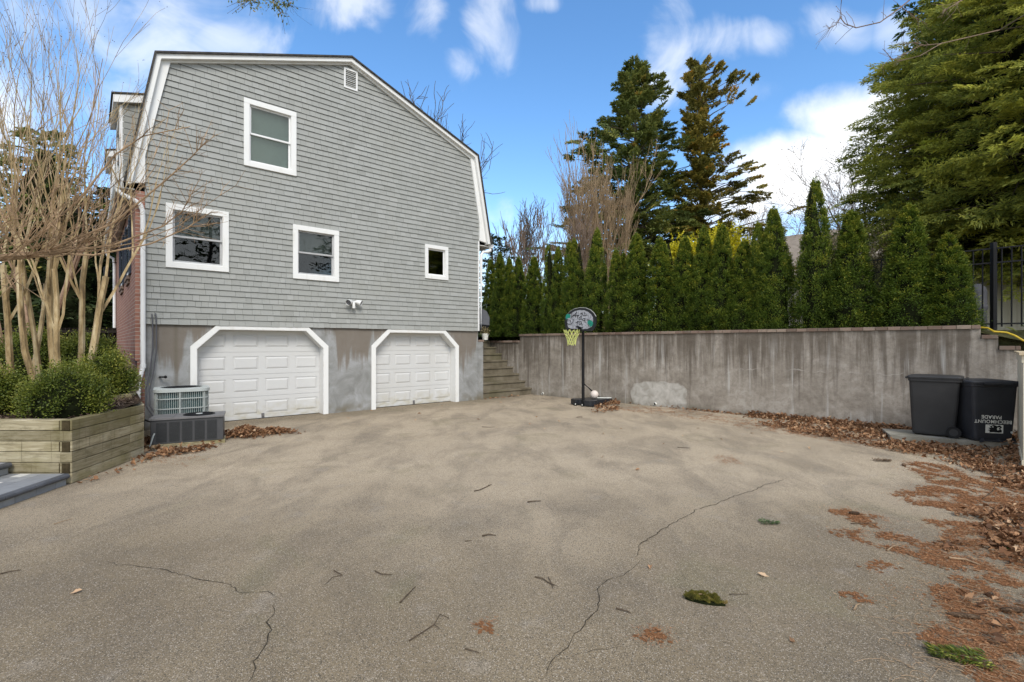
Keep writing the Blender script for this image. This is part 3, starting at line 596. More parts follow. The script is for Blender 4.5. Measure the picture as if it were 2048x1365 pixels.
# ================================================================== GROUND
W0 = np.array([.28, 17.07]); WD = np.array([1, -.984]) / 1.40297; WN_ = np.array([.7014, .7128]); WA = math.atan2(WD[1], WD[0])
def wl(l, n=0, z=0): p = W0 + WD * l + WN_ * n; return (p[0], p[1], z)
def wall_u(u, off=0):
    """distance along the wall line (offset behind it) at bearing u"""
    a = (u - 1024) / FPX; o = W0 + WN_ * off
    return (a * o[1] - o[0]) / (WD[0] - a * WD[1])
def build_ground():
    g = MB(); g.poly([(-120, -60, -.06), (120, -60, -.06), (120, 140, -.06), (-120, 140, -.06)]); struct('ground', g, M['soil'])
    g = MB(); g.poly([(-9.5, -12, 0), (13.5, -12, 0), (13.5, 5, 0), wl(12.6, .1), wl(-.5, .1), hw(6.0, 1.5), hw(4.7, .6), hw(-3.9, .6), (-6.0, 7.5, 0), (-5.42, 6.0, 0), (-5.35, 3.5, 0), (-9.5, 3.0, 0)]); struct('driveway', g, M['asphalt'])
    # terrace behind the retaining wall
    tz = 1.96
    g = MB(); g.poly([wl(11.4, .2, tz), (9.7, 9.0, tz), (10.6, 8.7, tz), (14.5, 8.1, tz), (34, 6.5, tz), (130, 0, tz), (120, 140, tz), (-60, 140, tz), hw(-30, 9, tz), hw(4.7, 9, tz), hw(4.8, 2.6, tz), hw(6.2, 2.6, tz), wl(0, .2, tz)]); struct('terrace', g, M['soil'])
    U = [wl(11.4, .2, 1.962), (9.7, 9.0, 1.962), (10.6, 8.7, 1.962), (14.5, 8.1, 1.962), (34, 6.5, 1.962)]; Lw = [wl(12.45, .08, 1.66), (9.5, 8.2, 1.62), (10.3, 7.7, 1.45), (14, 6.6, 1.3), (34, 4, 1.2)]; Fl = [(8.9, 8.3, -.02), (9.1, 7.7, -.02), (9.7, 6.9, -.02), (13.6, 5.6, -.02), (34, 3, -.02)]
    g = MB(); g.poly([wl(11.2, .3, -.02), wl(12.7, .3, -.02), wl(12.7, .3, 1.66), wl(12.0, .3, 1.80), wl(11.2, .3, 1.958)]); g.add(U + Lw, [(i, i + 1, 6 + i, 5 + i) for i in range(4)]); g.add(Lw[1:] + Fl[1:], [(i, i + 1, 5 + i, 4 + i) for i in range(3)]); struct('bank', g, M['soil'])
    # planted bed on the left
    rng = np.random.default_rng(3)
    nx, ny = 60, 60
    V = []; 
    for j in range(ny):
        for i in range(nx):
            q = j / (ny - 1); y = 6.06 + (30 - 6.06) * q ** 1.7
            xr = -5.46 - .12 * (min(y, 7.5) - 6.06) if y < 7.5 else -5.62 - (y - 7.5) * .885
            x = xr - (i / (nx - 1)) ** 1.6 * 30
            z = .70 + .16 * min(1, (y - 6.06) / 2) + .35 * min(1, max(0, (y - 8) / 4)) + .03 * mnoise.noise(Vector((x * 2, y * 2, 0)))
            V.append((x, y, z))
    F = [(j * nx + i, j * nx + i + 1, (j + 1) * nx + i + 1, (j + 1) * nx + i) for j in range(ny - 1) for i in range(nx - 1)]
    g = MB(); g.add(V, F); struct('planting_bed', g, M['mulch'], smooth=True)
    # cracks across the asphalt
    def crack(px, w0, seed, br=.010):
        r = random.Random(seed); pts = [np.array(G(*p)[:2]) for p in px]; L = []
        for a, b in zip(pts[:-1], pts[1:]):
            n = max(2, int(np.linalg.norm(b - a) / .035))
            for i in range(n): L.append(a + (b - a) * i / n)
        L.append(pts[-1]); m = MB(); walk = 0; P = []
        for i, p in enumerate(L):
            walk = walk * .8 + r.uniform(-br, br)
            d = L[min(i + 1, len(L) - 1)] - L[max(i - 1, 0)]; d /= np.linalg.norm(d) + 1e-9; nn = np.array([-d[1], d[0]])
            w = w0 * r.uniform(.35, 1.2) * min(1, .25 + min(i, len(L) - i) * .12); c = p + nn * walk * 1.6
            P.append((c - nn * w, c + nn * w))
        vs = [(*a, .004) for a, _ in P] + [(*b, .004) for _, b in P]; n = len(P)
        m.add(vs, [(i, i + 1, n + i + 1, n + i) for i in range(n - 1)]); return m
    cr = MB()
    lines = [([(1578, 955), (1545, 968), (1520, 975), (1480, 990), (1440, 1003), (1395, 1020), (1365, 1040), (1310, 1075), (1282, 1090), (1266, 1115)], .0042, 1), ([(1286, 1118), (1270, 1130), (1255, 1143), (1215, 1162), (1198, 1180), (1190, 1215), (1160, 1255), (1110, 1305), (1075, 1355)], .0030, 2),
             ([(215, 1123), (270, 1135), (320, 1142), (370, 1155), (410, 1165), (450, 1175), (475, 1187), (530, 1188), (560, 1200)], .0030, 3), ([(556, 1200), (548, 1225), (538, 1245), (540, 1262), (528, 1285), (515, 1310), (498, 1325), (492, 1368)], .0040, 4),
             ([(1150, 960), (1200, 968), (1240, 978)], .002, 5), ([(870, 880), (960, 892), (1030, 915), (1130, 950)], .0016, 6), ([(1500, 1010), (1555, 1000)], .002, 8), ([(1075, 1330), (1190, 1300), (1260, 1290)], .0015, 9)]
    for px, w, sd in lines:
        m = crack(px, w, sd); cr.V += m.V; cr.L += [l + cr.n for l in m.L]; cr.T += m.T; cr.tint += m.tint; cr.mi += m.mi; cr.n += m.n
    struct('asphalt_cracks', cr, M['crack'])
build_ground()
# ================================================================== RETAINING WALL, STEPS, TIMBER
def build_walls():
    rng = random.Random(9)
    RW = thing('retaining_wall', 'long streaked concrete retaining wall with a brick cap and a pale cement patch', 'wall', (W0[0], W0[1], 0), WA)
    b = MB(); out = [(0, -.3), (12.06, -.3), (12.06, 1.60), (11.80, 1.60), (11.80, 1.80), (11.57, 1.80), (11.57, 1.98), (0, 1.98)]
    b.prism([(x, 0, z) for x, z in out], (0, .26, 0)); b.prism([(x, 0.002, z) for x, z in [(-5.5, -.3), (-.001, -.3), (-.001, 1.76), (-5.5, 1.76)]], (0, .25, 0))
    part('wall_body', b, M['rwall'], RW)
    c = MB()
    def caprow(x0, x1, z):
        x = x0
        while x < x1 - .03:
            w = min(.205, x1 - x); dz = rng.uniform(-.003, .003)
            c.box(x + .004, x + w - .004, -.03 + rng.uniform(-.004, .004), .25, z, z + .068 + dz, rng.random()); x += w
        c.box(x0, x1, -.012, .26, z, z + .058, .3)
    caprow(-.03, 11.57, 1.981); caprow(11.58, 11.80, 1.801); caprow(11.81, 12.08, 1.601); caprow(-5.5, -.04, 1.761)
    part('brick_cap', c, M['cap'], RW, bevel=.004)
    for u, v in ((1086, 791), (1311, 817), (1500, 838)):
        l = wall_u(u); p = MB(); p.tube([(l, .02, .07), (l, -.05, .065)], .035, 10, cap=False); p.tube([(l, -.035, .066), (l, -.036, .066)], .028, 10, mat=1); part('drain_pipe', p, [M['wpaint'], M['void']], RW)
    # concrete steps between house and wall
    ST = thing('concrete_steps', 'worn concrete steps rising between the grey house and the retaining wall', 'steps', (P0[0], P0[1], 0), HA)
    s = MB(); n = 8; rise = 1.83 / n
    for k in range(n):
        y0 = .15 + k * .29
        # right end follows the (diverging) wall
        def xr(y): 
            # house-frame x of wall face at depth y
            o = W0 - P0; d0 = np.array([o @ DF, o @ DN]); w = np.array([WD @ DF, WD @ DN]); q = (y - d0[1]) / w[1]; return d0[0] + w[0] * q
        y1 = .15 + n * .29 + .9
        z0, z1 = k * rise, (k + 1) * rise
        q = [(4.80, y0 + .02), (xr(y0 + .02) + .02, y0 + .02), (xr(y1) + .02, y1), (4.80, y1)]
        s.prism([(x, y, z0 - .002 if k else -.2) for x, y in q], (0, 0, z1 - .05 - (z0 - .002 if k else -.2)))
        q = [(4.80, y0 - .015), (xr(y0 - .015) + .02, y0 - .015), (xr(y1) + .02, y1), (4.80, y1)]
        s.prism([(x, y, z1 - .049) for x, y in q], (0, 0, .049))
    part('step_flight', s, M['stepc'], ST)
    w = MB(); w.box(4.60, 4.797, .035, 4.2, -.2, 1.78); part('side_wall', w, M['found'], ST)
    w = MB(); w.box(4.602, 4.82, .02, 4.2, 1.781, 1.835); part('side_wall_cap', w, M['cap'], ST)
    # timber bed wall
    TW = thing('timber_bed_wall', 'weathered stacked timber wall holding up the shrub bed beside the driveway', 'retaining wall', (0, 0, 0))
    C = np.array([-5.36, 5.98]); E = np.array([-5.63, 7.53]); rows = 6; hh = .1295
    d = (E - C) / np.linalg.norm(E - C); nrm = np.array([-d[1], d[0]]) * 1.0
    if nrm[0] > 0: nrm = -nrm
    L = np.linalg.norm(E - C); th = .13
    side = MB(); front = MB(); ends = MB()
    def seg(m, p, q, n_, z, t):
        p3 = np.array([*p, z + hh / 2]); q3 = np.array([*q, z + hh / 2]); dd = (q3 - p3); LL = np.linalg.norm(dd); dd /= LL
        j = rng.uniform(-.003, .003)
        cc = (p3 + q3) / 2 + np.array([*n_, 0]) * (th / 2 + j)
        m.obox(cc, dd * (LL / 2 - .003), np.array([*n_, 0]) * th / 2, (0, 0, hh / 2 - .0035), t)
    for r in range(rows):
        z = r * hh; A = C + np.array([.0, 0]) * 1
        joints = [.0, (.32 if r % 2 else .62) * 1.0, L] if r not in (5, 3) else [.0, L]
        if r in (4, 2, 0): joints = [.0, 1.22 if r != 4 else 1.22, L]
        if r in (1,): joints = [0.0, L]
        j0 = 0.0 if r % 2 else .0
        st = th if r in (0,) else 0.0
        for a, b_ in zip(joints[:-1], joints[1:]):
            aa = max(a, .012)
            seg(side, C + d * aa, C + d * b_, nrm, z, rng.random())
        # front row runs left from the corner, set 1 cm back behind the side timbers' ends
        fx = C[0] - (th + .005); 
        x = fx
        for w_ in (2.3, 2.4, 2.4):
            front.obox((x - w_ / 2, C[1] + th / 2 + .015 + rng.uniform(-.004, .004), z + hh / 2), (w_ / 2 - .002, 0, 0), (0, th / 2, 0), (0, 0, hh / 2 - .0035), rng.random()); x -= w_
        if r in (1, 3, 5):   # dark cut ends showing at the corner
            ends.obox((C[0] - th / 2 - .018, C[1] + .008, z + hh / 2), (th / 2 - .004, 0, 0), (0, .012, 0), (0, 0, hh / 2 - .006), .2)
    # run towards the house corner
    Q = np.array([-7.12, 9.30]); d2 = (Q - E) / np.linalg.norm(Q - E); n2 = np.array([-d2[1], d2[0]]); n2 = -n2 if n2[0] > 0 else n2
    for r in range(rows): seg(side, E + d2 * .02, Q, n2, r * hh, rng.random())
    part('side_timbers', side, M['timber'], TW, bevel=.006); part('front_timbers', front, M['timber'], TW, bevel=.006); part('cut_end', ends, M['tend'], TW)
    blocks = [((-6.42, 8.42, .90), .0, 'upper short timber block stepping up beside the brick corner'), ((-6.22, 8.12, .79), .12, 'lower short timber block lying on the bed edge beside the downspout'), ((-6.62, 8.75, 1.03), .1, 'topmost timber block behind the others at the brick corner')]
    for (x, y, z), a, lab in blocks:
        m = MB(); m.box(-.22, .0, -.35, .1, 0, .13, .4); m.box(-.16, .02, -.358, -.349, .01, .12, .2); solo('timber_block', m, M['timber'], lab, 'timber', 'timber blocks by the brick corner', loc=(x, y, z - .01), rz=a + HA - R(20), bevel=.006)
    # paver steps
    PS = thing('paver_steps', 'grey paver steps with dark rounded bluestone edges below the timber wall', 'steps', (0, 0, 0))
    for k in range(3):
        xa = -5.24 - k * .70; z1 = .135 * (k + 1); slope = -.115
        def X(y, off=0): return xa + slope * (y - 5.02) - off
        n = MB(); n2 = MB(); ys = np.arange(3.2, 5.95, .38)
        for y0 in ys:
            y1 = min(y0 + .376, 5.955)
            p = [(X(y0, .07) , y0, z1 - .03), (X(y1, .07), y1, z1 - .03)]
            n.tube([(X(y0, .03), y0, z1 - .03), (X(y1, .03), y1, z1 - .03)], .030, 10)
            n.prism([(X(y0, .03), y0, z1 - .06), (X(y0, .07), y0, z1 - .06), (X(y0, .07), y0, z1), (X(y0, .03), y0, z1)], (X(y1) - X(y0), y1 - y0, 0)); n2.prism([(X(y0, .0705), y0, z1 - .06), (X(y0, .33), y0, z1 - .06), (X(y0, .33), y0, z1 - .001), (X(y0, .0705), y0, z1 - .001)], (X(y1) - X(y0), y1 - y0, 0), rng.uniform(.42, .62))
        part('bluestone_nosing', n, M['bull'], PS, bevel=.002, smooth=False); part('edge_slab', n2, M['paver'], PS, bevel=.002)
        rs = MB()
        for y0 in np.arange(3.1, 5.95, .27):
            y1 = min(y0 + .265, 5.95); a, b_ = X(y0, .045), X(y1, .045)
            rs.add([(a, y0, z1 - .135), (b_, y1, z1 - .135), (b_, y1, z1 - .061), (a, y0, z1 - .061), (a - .1, y0, z1 - .135), (b_ - .1, y1, z1 - .135), (b_ - .1, y1, z1 - .061), (a - .1, y0, z1 - .061)], [(0, 1, 2, 3), (4, 7, 6, 5), (0, 3, 7, 4), (1, 5, 6, 2), (3, 2, 6, 7)], rng.uniform(.55, .75))
        part('riser', rs, M['paver'], PS)
        tp = MB(); 
        for y0 in np.arange(3.2, 5.95, .20):
            for q in range(3):
                w_ = .135; y1 = min(y0 + .196, 5.955); o0 = .335 + q * w_; sh = (q % 2) * .0
                tt = rng.choice([.2, .45, .6, .7, .98, .5]); 
                tp.add([(X(y0, o0), y0, z1 - .002), (X(y1, o0), y1, z1 - .002), (X(y1, o0 + w_ - .004), y1, z1 - .002), (X(y0, o0 + w_ - .004), y0, z1 - .002)], [(0, 1, 2, 3)], tt)
        tp.prism([(X(3.2, .33), 3.2, z1 - .135), (X(5.95, .33), 5.95, z1 - .135), (X(5.95, .80), 5.95, z1 - .135), (X(3.2, .80), 3.2, z1 - .135)], (0, 0, .129), .1)
        part('tread_pavers', tp, M['paver'], PS)
    sl = MB(); a0, a1 = np.array(G(1780, 881)[:2]), np.array([7.98, 8.02]); dd = (a1 - a0) / np.linalg.norm(a1 - a0); nn = np.array([-dd[1], dd[0]])
    nn = nn if nn[1] > 0 else -nn
    q = [a0, a1, a1 + dd * .25 + nn * .1, a1 + nn * 1.0, a0 + nn * .75]
    sl.prism([(x, y, -.02) for x, y in q], (0, 0, .115)); solo('bin_slab', sl, M['conc'], 'low concrete slab under the two wheeled bins against the wall', 'slab', bevel=.012)
build_walls()
# ================================================================== OBJECTS
def blob_pts(rng, n): 
    v = rng.normal(size=(n, 3)); return v / np.linalg.norm(v, axis=1, keepdims=True)
def build_objects():
    rng = random.Random(21)
    # ---------- rear (round-cornered, light grey) condenser
    a = HA
    AC = thing('air_conditioner', 'light grey upright air conditioner with teal fins, in front of the concrete wall', 'air conditioner', (-6.32, 9.42, 0), a - R(6), 'air conditioning units beside the garage')
    def rrect(w, d, r, n=6):
        P = []
        for cx, cy, a0 in ((w - r, d - r, 0), (-w + r, d - r, 90), (-w + r, -d + r, 180), (w - r, -d + r, 270)):
            for i in range(n + 1): t = R(a0 + 90 * i / n); P.append((cx + r * math.cos(t), cy + r * math.sin(t)))
        return P
    w = .42; pr = rrect(w, w, .17)
    b = MB(); b.prism([(x * .93, y * .93, .08) for x, y in pr], (0, 0, .74)); part('fin_core', b, M['acg'], AC)
    b = MB(); b.prism([(x * 1.03, y * 1.03, .0) for x, y in pr], (0, 0, .09)); part('base', b, M['conc'], AC)
    g = MB()
    P = np.array(pr + [pr[0]]); seg = np.linalg.norm(np.diff(P, axis=0), axis=1); cum = np.concatenate([[0], np.cumsum(seg)]); tot = cum[-1]
    n = 96
    for i in range(n):
        s = i / n * tot; j = np.searchsorted(cum, s, 'right') - 1; f = (s - cum[j]) / seg[j]; p = P[j] + (P[j + 1] - P[j]) * f; wd = .006
        if i % 12 == 3: wd = .028
        g.tube([(p[0], p[1], .09), (p[0], p[1], .82)], wd / 2 + .001, 4, cap=False)
    for z in (.11, .32, .52, .70):
        for i in range(len(pr)):
            p, q = pr[i], pr[(i + 1) % len(pr)]; g.bar((p[0] * 1.005, p[1] * 1.005, z), (q[0] * 1.005, q[1] * 1.005, z), .012, .016)
    part('wire_grille', g, M['acl'], AC)
    t = MB(); ring = rrect(w * 1.05, w * 1.05, .18); N = len(ring)
    inner = [(.34 * math.cos(R(45 + i * 360 / N - 45 + 6)), .34 * math.sin(R(i * 360 / N + 6))) for i in range(N)]
    for z0, z1 in ((.82, .875),):
        vs = [(x, y, z0) for x, y in ring] + [(x, y, z1) for x, y in ring] + [(x, y, z1 + .012) for x, y in inner] + [(x, y, z0) for x, y in inner]
        t.add(vs, [(i, (i + 1) % N, N + (i + 1) % N, N + i) for i in range(N)] + [(N + i, N + (i + 1) % N, 2 * N + (i + 1) % N, 2 * N + i) for i in range(N)] + [(2 * N + i, 2 * N + (i + 1) % N, 3 * N + (i + 1) % N, 3 * N + i) for i in range(N)])
    part('top_cover', t, M['acl'], AC)
    f = MB(); f.lathe([(.001, .87), (.34, .87)], n=24, mat=0)
    for r_ in np.arange(.06, .34, .028): 
        pts = [(r_ * math.cos(x), r_ * math.sin(x), .885) for x in np.linspace(0, 2 * math.pi, 25)]; f.tube(pts, .003, 4, cap=False)
    f.lathe([(.001, .90), (.06, .895), (.06, .88)], n=12); part('fan_grille', f, M['black'], AC)
    # ---------- front low dark unit
    p0 = np.array([-5.90, 8.02]); p1 = np.array([-4.99, 8.50]); an = math.atan2(p1[1] - p0[1], p1[0] - p0[0]); L = np.linalg.norm(p1 - p0)
    A2 = thing('air_conditioner', 'low dark grey box air conditioner lying on a timber beam nearest the driveway', 'air conditioner', (p0[0], p0[1], 0), an, 'air conditioning units beside the garage')
    b = MB(); b.box(.0, L, .012, .52, .055, .45); part('housing', b, M['acd'], A2, bevel=.008)
    q = MB()
    for i in range(5):
        x0 = .08 + i * (L - .14) / 5; q.box(x0, x0 + (L - .14) / 5 - .035, .001, .0115, .09, .41)
        for k in range(14): q.box(x0 + .004, x0 + (L - .14) / 5 - .04, -.003, .001, .10 + k * .022, .106 + k * .022)
    part('louvre_panel', q, plain('fin_dark', (.035, .036, .037), .55, .35), A2)
    q = MB(); q.box(-.015, L + .015, -.012, .535, .451, .485); q.box(.30, .304, -.013, .536, .452, .487, .5); part('top_cover', q, M['act'], A2, bevel=.006)
    q = MB(); q.box(.305, .311, -.010, .53, .4852, .4862); part('top_seam', q, M['acd'], A2)
    q = MB(); q.lathe([(.001, .4875), (.235, .4885), (.24, .486)], (.66, .26, 0), 28)
    for r_ in np.arange(.05, .235, .02): q.tube([(.66 + r_ * math.cos(x), .26 + r_ * math.sin(x), .495) for x in np.linspace(0, 2 * math.pi, 25)], .003, 4, cap=False)
    part('fan_grille', q, M['black'], A2); q = MB(); q.lathe([(.001, .506), (.05, .503), (.055, .49)], (.66, .26, 0), 12); part('fan_hub', q, M['acl'], A2)
    q = MB(); q.tube([(.06, -.01, .24), (.045, -.03, .20), (.02, -.04, .1), (.0, -.05, .03)], .012, 8); part('pipe', q, M['acl'], A2)
    q = MB(); q.tube([(.0, .2, .40), (-.12, .22, .45), (-.25, .5, .50)], .014, 6); part('cable', q, M['black'], A2)
    q = MB(); q.box(-.05, L + .03, -.02, .09, .0, .052); q.box(L - .03, L + .02, .09, .5, .0, .05); part('support_beam', q, M['timber'], A2, bevel=.004)
    # ---------- basketball hoop
    bx, by = 1.97, 13.63
    BH = thing('basketball_hoop', 'portable black basketball hoop with a graffitied backboard and yellow net by the retaining wall', 'basketball hoop', (bx, by, 0))
    nrm = np.array([-.755, -.656, 0]); side = np.array([.656, -.755, 0]); up = np.array([0, 0, 1.])
    p = MB(); p.tube([(0, 0, .06), (0, 0, 1.2)], .042, 12); p.tube([(0, 0, 1.2), (0, 0, 2.28)], .036, 12); part('pole', p, M['black'], BH)
    # base tank
    b = MB(); back = -nrm; prof = []
    out = [(-.12, -.36), (.05, -.42), (.20, -.34), (.70, -.30), (1.02, -.22), (1.10, 0), (1.02, .22), (.70, .30), (.20, .34), (.05, .42), (-.12, .36), (-.16, .14), (-.02, .08), (-.02, -.08), (-.16, -.14)]
    def bp(x, y, z): return back * x + side * y + up * z
    b.prism([bp(x, y, .025) for x, y in out], (0, 0, .14)); part('base_tank', b, M['bplast'], BH, bevel=.035)
    for s_ in (-.12, .12):
        wv = MB(); c = bp(-.17, s_, .05); wv.tube([c + side * .015, c - side * .015], .05, 14); part('wheel', wv, M['black'], BH); wv = MB(); wv.tube([c - side * .017 + nrm * .03, c + side * .017 + nrm * .03], .02, 8); part('hubcap', wv, M['wpaint'], BH)
    st = MB(); st.tube([up * .62, bp(.78, .0, .15)], .013, 6); st.tube([up * .62 + side * .03, bp(.78, -.10, .15)], .010, 6); part('strut', st, M['black'], BH)
    # backboard
    B = np.array([1.87 - bx, 13.40 - by, 2.36])
    sh = [(-.56, -.03), (-.545, .07), (-.47, .17), (-.36, .25), (-.20, .31), (0, .33), (.20, .31), (.36, .25), (.47, .17), (.545, .07), (.56, -.03), (.54, -.17), (.46, -.28), (.38, -.31), (-.38, -.31), (-.46, -.28), (-.54, -.17)]
    def bb(x, z, o=0): return B + side * x + up * z + nrm * o
    m = MB(); m.prism([bb(x, z, 0) for x, z in sh], nrm * .035); BD = part('backboard', m, M['bplast'], BH, bevel=.008)
    m = MB()
    e = [bb(x * 1.012, z * 1.02, .018) for x, z in sh[1:10]]; m.tube(e, .009, 6); part('rim_edge', m, plain('pale_edge', (.36, .36, .33), .5, .3), BD)
    inn = [(x * .83, z * .80 + .005) for x, z in sh if z > -.2] + [(.42, -.19), (.26, -.25), (-.26, -.25), (-.42, -.19)]
    inn = sorted(set(inn), key=lambda q: math.atan2(q[1], q[0])); m = MB(); m.poly([bb(x, z, .0365) for x, z in inn]); part('printed_panel', m, M['board'], BD)
    def S(px, py): return ((px - 715) / 435 * .60, (560 - py) / 335 * .33 - (px - 715) / 435 * .012)
    for poly in ([(350, 400), (400, 380), (445, 390), (470, 440), (455, 500), (400, 500), (350, 540), (338, 470)], [(910, 600), (970, 560), (1030, 600), (1055, 660), (1030, 730), (975, 760), (950, 700), (915, 670)]):
        tl = MB(); tl.poly([bb(*S(*q), .0375) for q in poly]); part('teal_patch', tl, M['teal'], BD)
    strokes = [[(550, 430), (600, 390), (640, 330)], [(640, 330), (615, 400), (605, 490)], [(540, 445), (620, 425), (700, 432)], [(655, 440), (660, 520)], [(655, 470), (690, 440)], [(760, 440), (745, 470), (700, 500), (690, 535), (725, 548), (755, 510), (760, 450)], [(750, 540), (790, 540)],
               [(850, 520), (800, 525), (780, 560), (810, 585), (850, 560)], [(850, 515), (848, 580), (856, 635)], [(655, 590), (650, 690)], [(615, 635), (700, 605)], [(750, 600), (705, 615), (690, 660), (720, 690), (755, 660)], [(755, 600), (755, 650), (775, 695)],
               [(765, 380), (800, 430), (850, 452), (895, 430), (880, 400)], [(830, 350), (850, 410)], [(740, 390), (790, 372)], [(335, 590), (370, 640), (430, 675), (490, 665), (535, 620), (552, 560), (548, 530)], [(395, 525), (402, 595)], [(460, 555), (478, 620)], [(505, 350), (490, 430), (500, 500)], [(545, 400), (520, 460), (540, 480)], [(890, 560), (960, 565)], [(920, 690), (955, 745)], [(615, 735), (700, 755), (800, 775)], [(615, 755), (700, 770), (790, 785)], [(640, 715), (700, 735)]]
    for i, s_ in enumerate(strokes):
        pass
    m = MB()
    for s_ in strokes: m.tube([bb(*S(*q), .0385) for q in s_], .0085, 5)
    part('graffiti_writing', m, M['black'], BD)
    # rim and net
    rc = np.array(bb(0, -.26, .36)); rr = .225
    m = MB(); pts = [rc + nrm * rr * math.cos(t) + side * rr * math.sin(t) for t in np.linspace(0, 2 * math.pi, 33)]; m.tube(pts, .011, 6, cap=False)
    m.bar(bb(-.05, -.26, .03), rc - nrm * (rr - .01) + side * -.05, .02, .02); m.bar(bb(.05, -.26, .03), rc - nrm * (rr - .01) + side * .05, .02, .02); m.bar(bb(0, -.20, .03), bb(0, -.30, .03), .12, .02, up=nrm); part('rim', m, M['black'], BH)
    m = MB(); K = 12; lv = [(0, 1.0), (.11, .80), (.20, .62), (.28, .52), (.36, .50), (.42, .47)]
    def nd(k, j): 
        z, s_ = lv[j]; t = (k + (.5 if j % 2 else 0)) * 2 * math.pi / K; wob = 1 + .1 * math.sin(3.1 * k + j)
        return rc + nrm * rr * s_ * wob * math.cos(t) + side * rr * s_ * wob * math.sin(t) + up * (-z - (.02 * math.sin(k * 2.3) if j > 2 else 0))
    for j in range(len(lv) - 1):
        for k in range(K):
            m.tube([nd(k, j), nd(k, j + 1)], .0055, 4, cap=False); m.tube([nd(k, j), nd(k - 1 if j % 2 == 0 else k + 1, j + 1)], .0055, 4, cap=False)
    part('net', m, M['net'], BH)
    br = MB()
    for dz in (-.10, .10): br.bar(up * (2.26 + dz), bb(0, -.1 + dz, 0), .025, .025)
    br.bar(up * 2.15, bb(0, .12, 0), .02, .02); part('bracket', br, M['black'], BH)
    s = MB(); c0 = bp(.42, .05, .165 + .118) + np.array([bx, by, 0]); s.sphere((0, 0, 0), .118, 24, 16); BL = solo('ball', s, M['ball'], 'off-white ball resting on the black base of the basketball hoop', 'ball', smooth=True, loc=c0)
    s = MB(); s.bar((0, 0, 0), (.46, -.06, .0), .05, .02); solo('wooden_stake', s, M['wpaint'], 'pale flat stick lying on the hoop base behind the ball', 'stick', loc=tuple(bp(.55, .0, .18) + np.array([bx, by, 0]) + np.array([-.02, .05, 0])))
    # ---------- wheeled bins
    def bin_(name_label, loc, rz, mat, w, d, h, wheel_side, front_text=False):
        T = thing('wheeled_bin', name_label, 'bin', loc, rz, 'wheeled bins on the slab by the wall')
        b = MB(); rb = .84
        def ring(z, k, dx=0):
            P = []
            for cx, cy, a0 in ((1, 1, 0), (-1, 1, 90), (-1, -1, 180), (1, -1, 270)):
                for i in range(4):
                    t = R(a0 + 30 * i); r_ = .05; P.append((cx * (w / 2 * k - r_) + r_ * math.cos(t), cy * (d / 2 * k - r_) + r_ * math.sin(t) + dx, z))
            return P
        lev = [(0.03, .80), (.06, .82), (h * .55, .915), (h * .90, .975), (h * .905, 1.03), (h * .945, 1.03)]
        V = []; n = 16
        for z, k in lev: V += ring(z, k, (1 - k) * -.10)
        F = [(i * n + j, i * n + (j + 1) % n, (i + 1) * n + (j + 1) % n, (i + 1) * n + j) for i in range(len(lev) - 1) for j in range(n)]
        b.add(V, F); b.poly([V[i] for i in range(n)][::-1]); b.poly([V[-n + i] for i in range(n)])
        part('bin_body', b, mat, T, smooth=False)
        l = MB(); V = []; ll = [(h * .947, 1.06), (h * .972, 1.07), (h * .99, 1.02), (h * 1.0, .80), (h * 1.003, .3)]
        for z, k in ll: V += ring(z, k)
        F = [(i * n + j, i * n + (j + 1) % n, (i + 1) * n + (j + 1) % n, (i + 1) * n + j) for i in range(len(ll) - 1) for j in range(n)]
        l.add(V, F); l.poly([V[i] for i in range(n)][::-1]); l.poly([V[-n + i] for i in range(n)])
        l.box(-w * .30, w * .30, -d / 2 - .055, -d / 2 - .01, h * .935, h * .965)
        part('lid', l, mat, T, bevel=.004)
        hn = MB(); hn.tube([(-w * .42, d / 2 + .02, h * .93), (-w * .42, d / 2 + .075, h * .955), (w * .42, d / 2 + .075, h * .955), (w * .42, d / 2 + .02, h * .93)], .016, 8); part('handle', hn, mat, T)
        for s_ in (-1, 1):
            wv = MB(); x = s_ * (w * .40 + .02); wv.tube([(x - .025, d * .36, .10), (x + .025, d * .36, .10)], .10, 20); W = part('wheel', wv, M['black'], T); wv = MB(); wv.tube([(x - .028, d * .36, .10), (x + .028, d * .36, .10)], .06, 14); part('rim', wv, mat, W)
        ax = MB(); ax.tube([(-w * .42, d * .36, .10), (w * .42, d * .36, .10)], .012, 6); part('axle', ax, M['black'], T)
        return T
    zt = .096
    b1 = bin_('charcoal wheeled bin seen from its side, small wheel at its lower right', (7.52, 8.74, zt), R(-134), M['bin'], .60, .70, 1.06, 1)
    b2 = bin_('blue-black wheeled bin with an upside-down white street name and sticker', (7.97, 8.36, zt - .01), R(-8), M['bin2'], .68, .62, 1.02, 1)
    # lettering (the bin carries it upside down)
    h = 1.02
    def face_pt(x, z, off=.006):
        # front face (local -y) of the second bin, tapering
        k = .82 + (z - .06) / (h * .55 - .06) * (.915 - .82) if z < h * .55 else .915 + (z - h * .55) / (h * .35) * .06
        return (x, -.62 / 2 * k - (1 - k) * .10 - off, z)
    def text_part(txt, size, cx, cz, mat, parent, spread=1.0):
        cu = bpy.data.curves.new('lettering', 'FONT'); cu.body = txt; cu.size = size; cu.align_x = 'CENTER'; cu.align_y = 'CENTER'; cu.extrude = .0; cu.space_character = spread; cu.offset = size * .025
        o = bpy.data.objects.new('tmp', cu); COL.objects.link(o); dg = bpy.context.evaluated_depsgraph_get(); me = bpy.data.meshes.new_from_object(o.evaluated_get(dg)); bpy.data.objects.remove(o)
        for v in me.vertices:
            x, y = -v.co.x, -v.co.y   # rotated half a turn
            v.co = face_pt(cx + x, cz + y + x * -.03)
        me.materials.clear(); return part('lettering', me, mat, parent, fix=False)
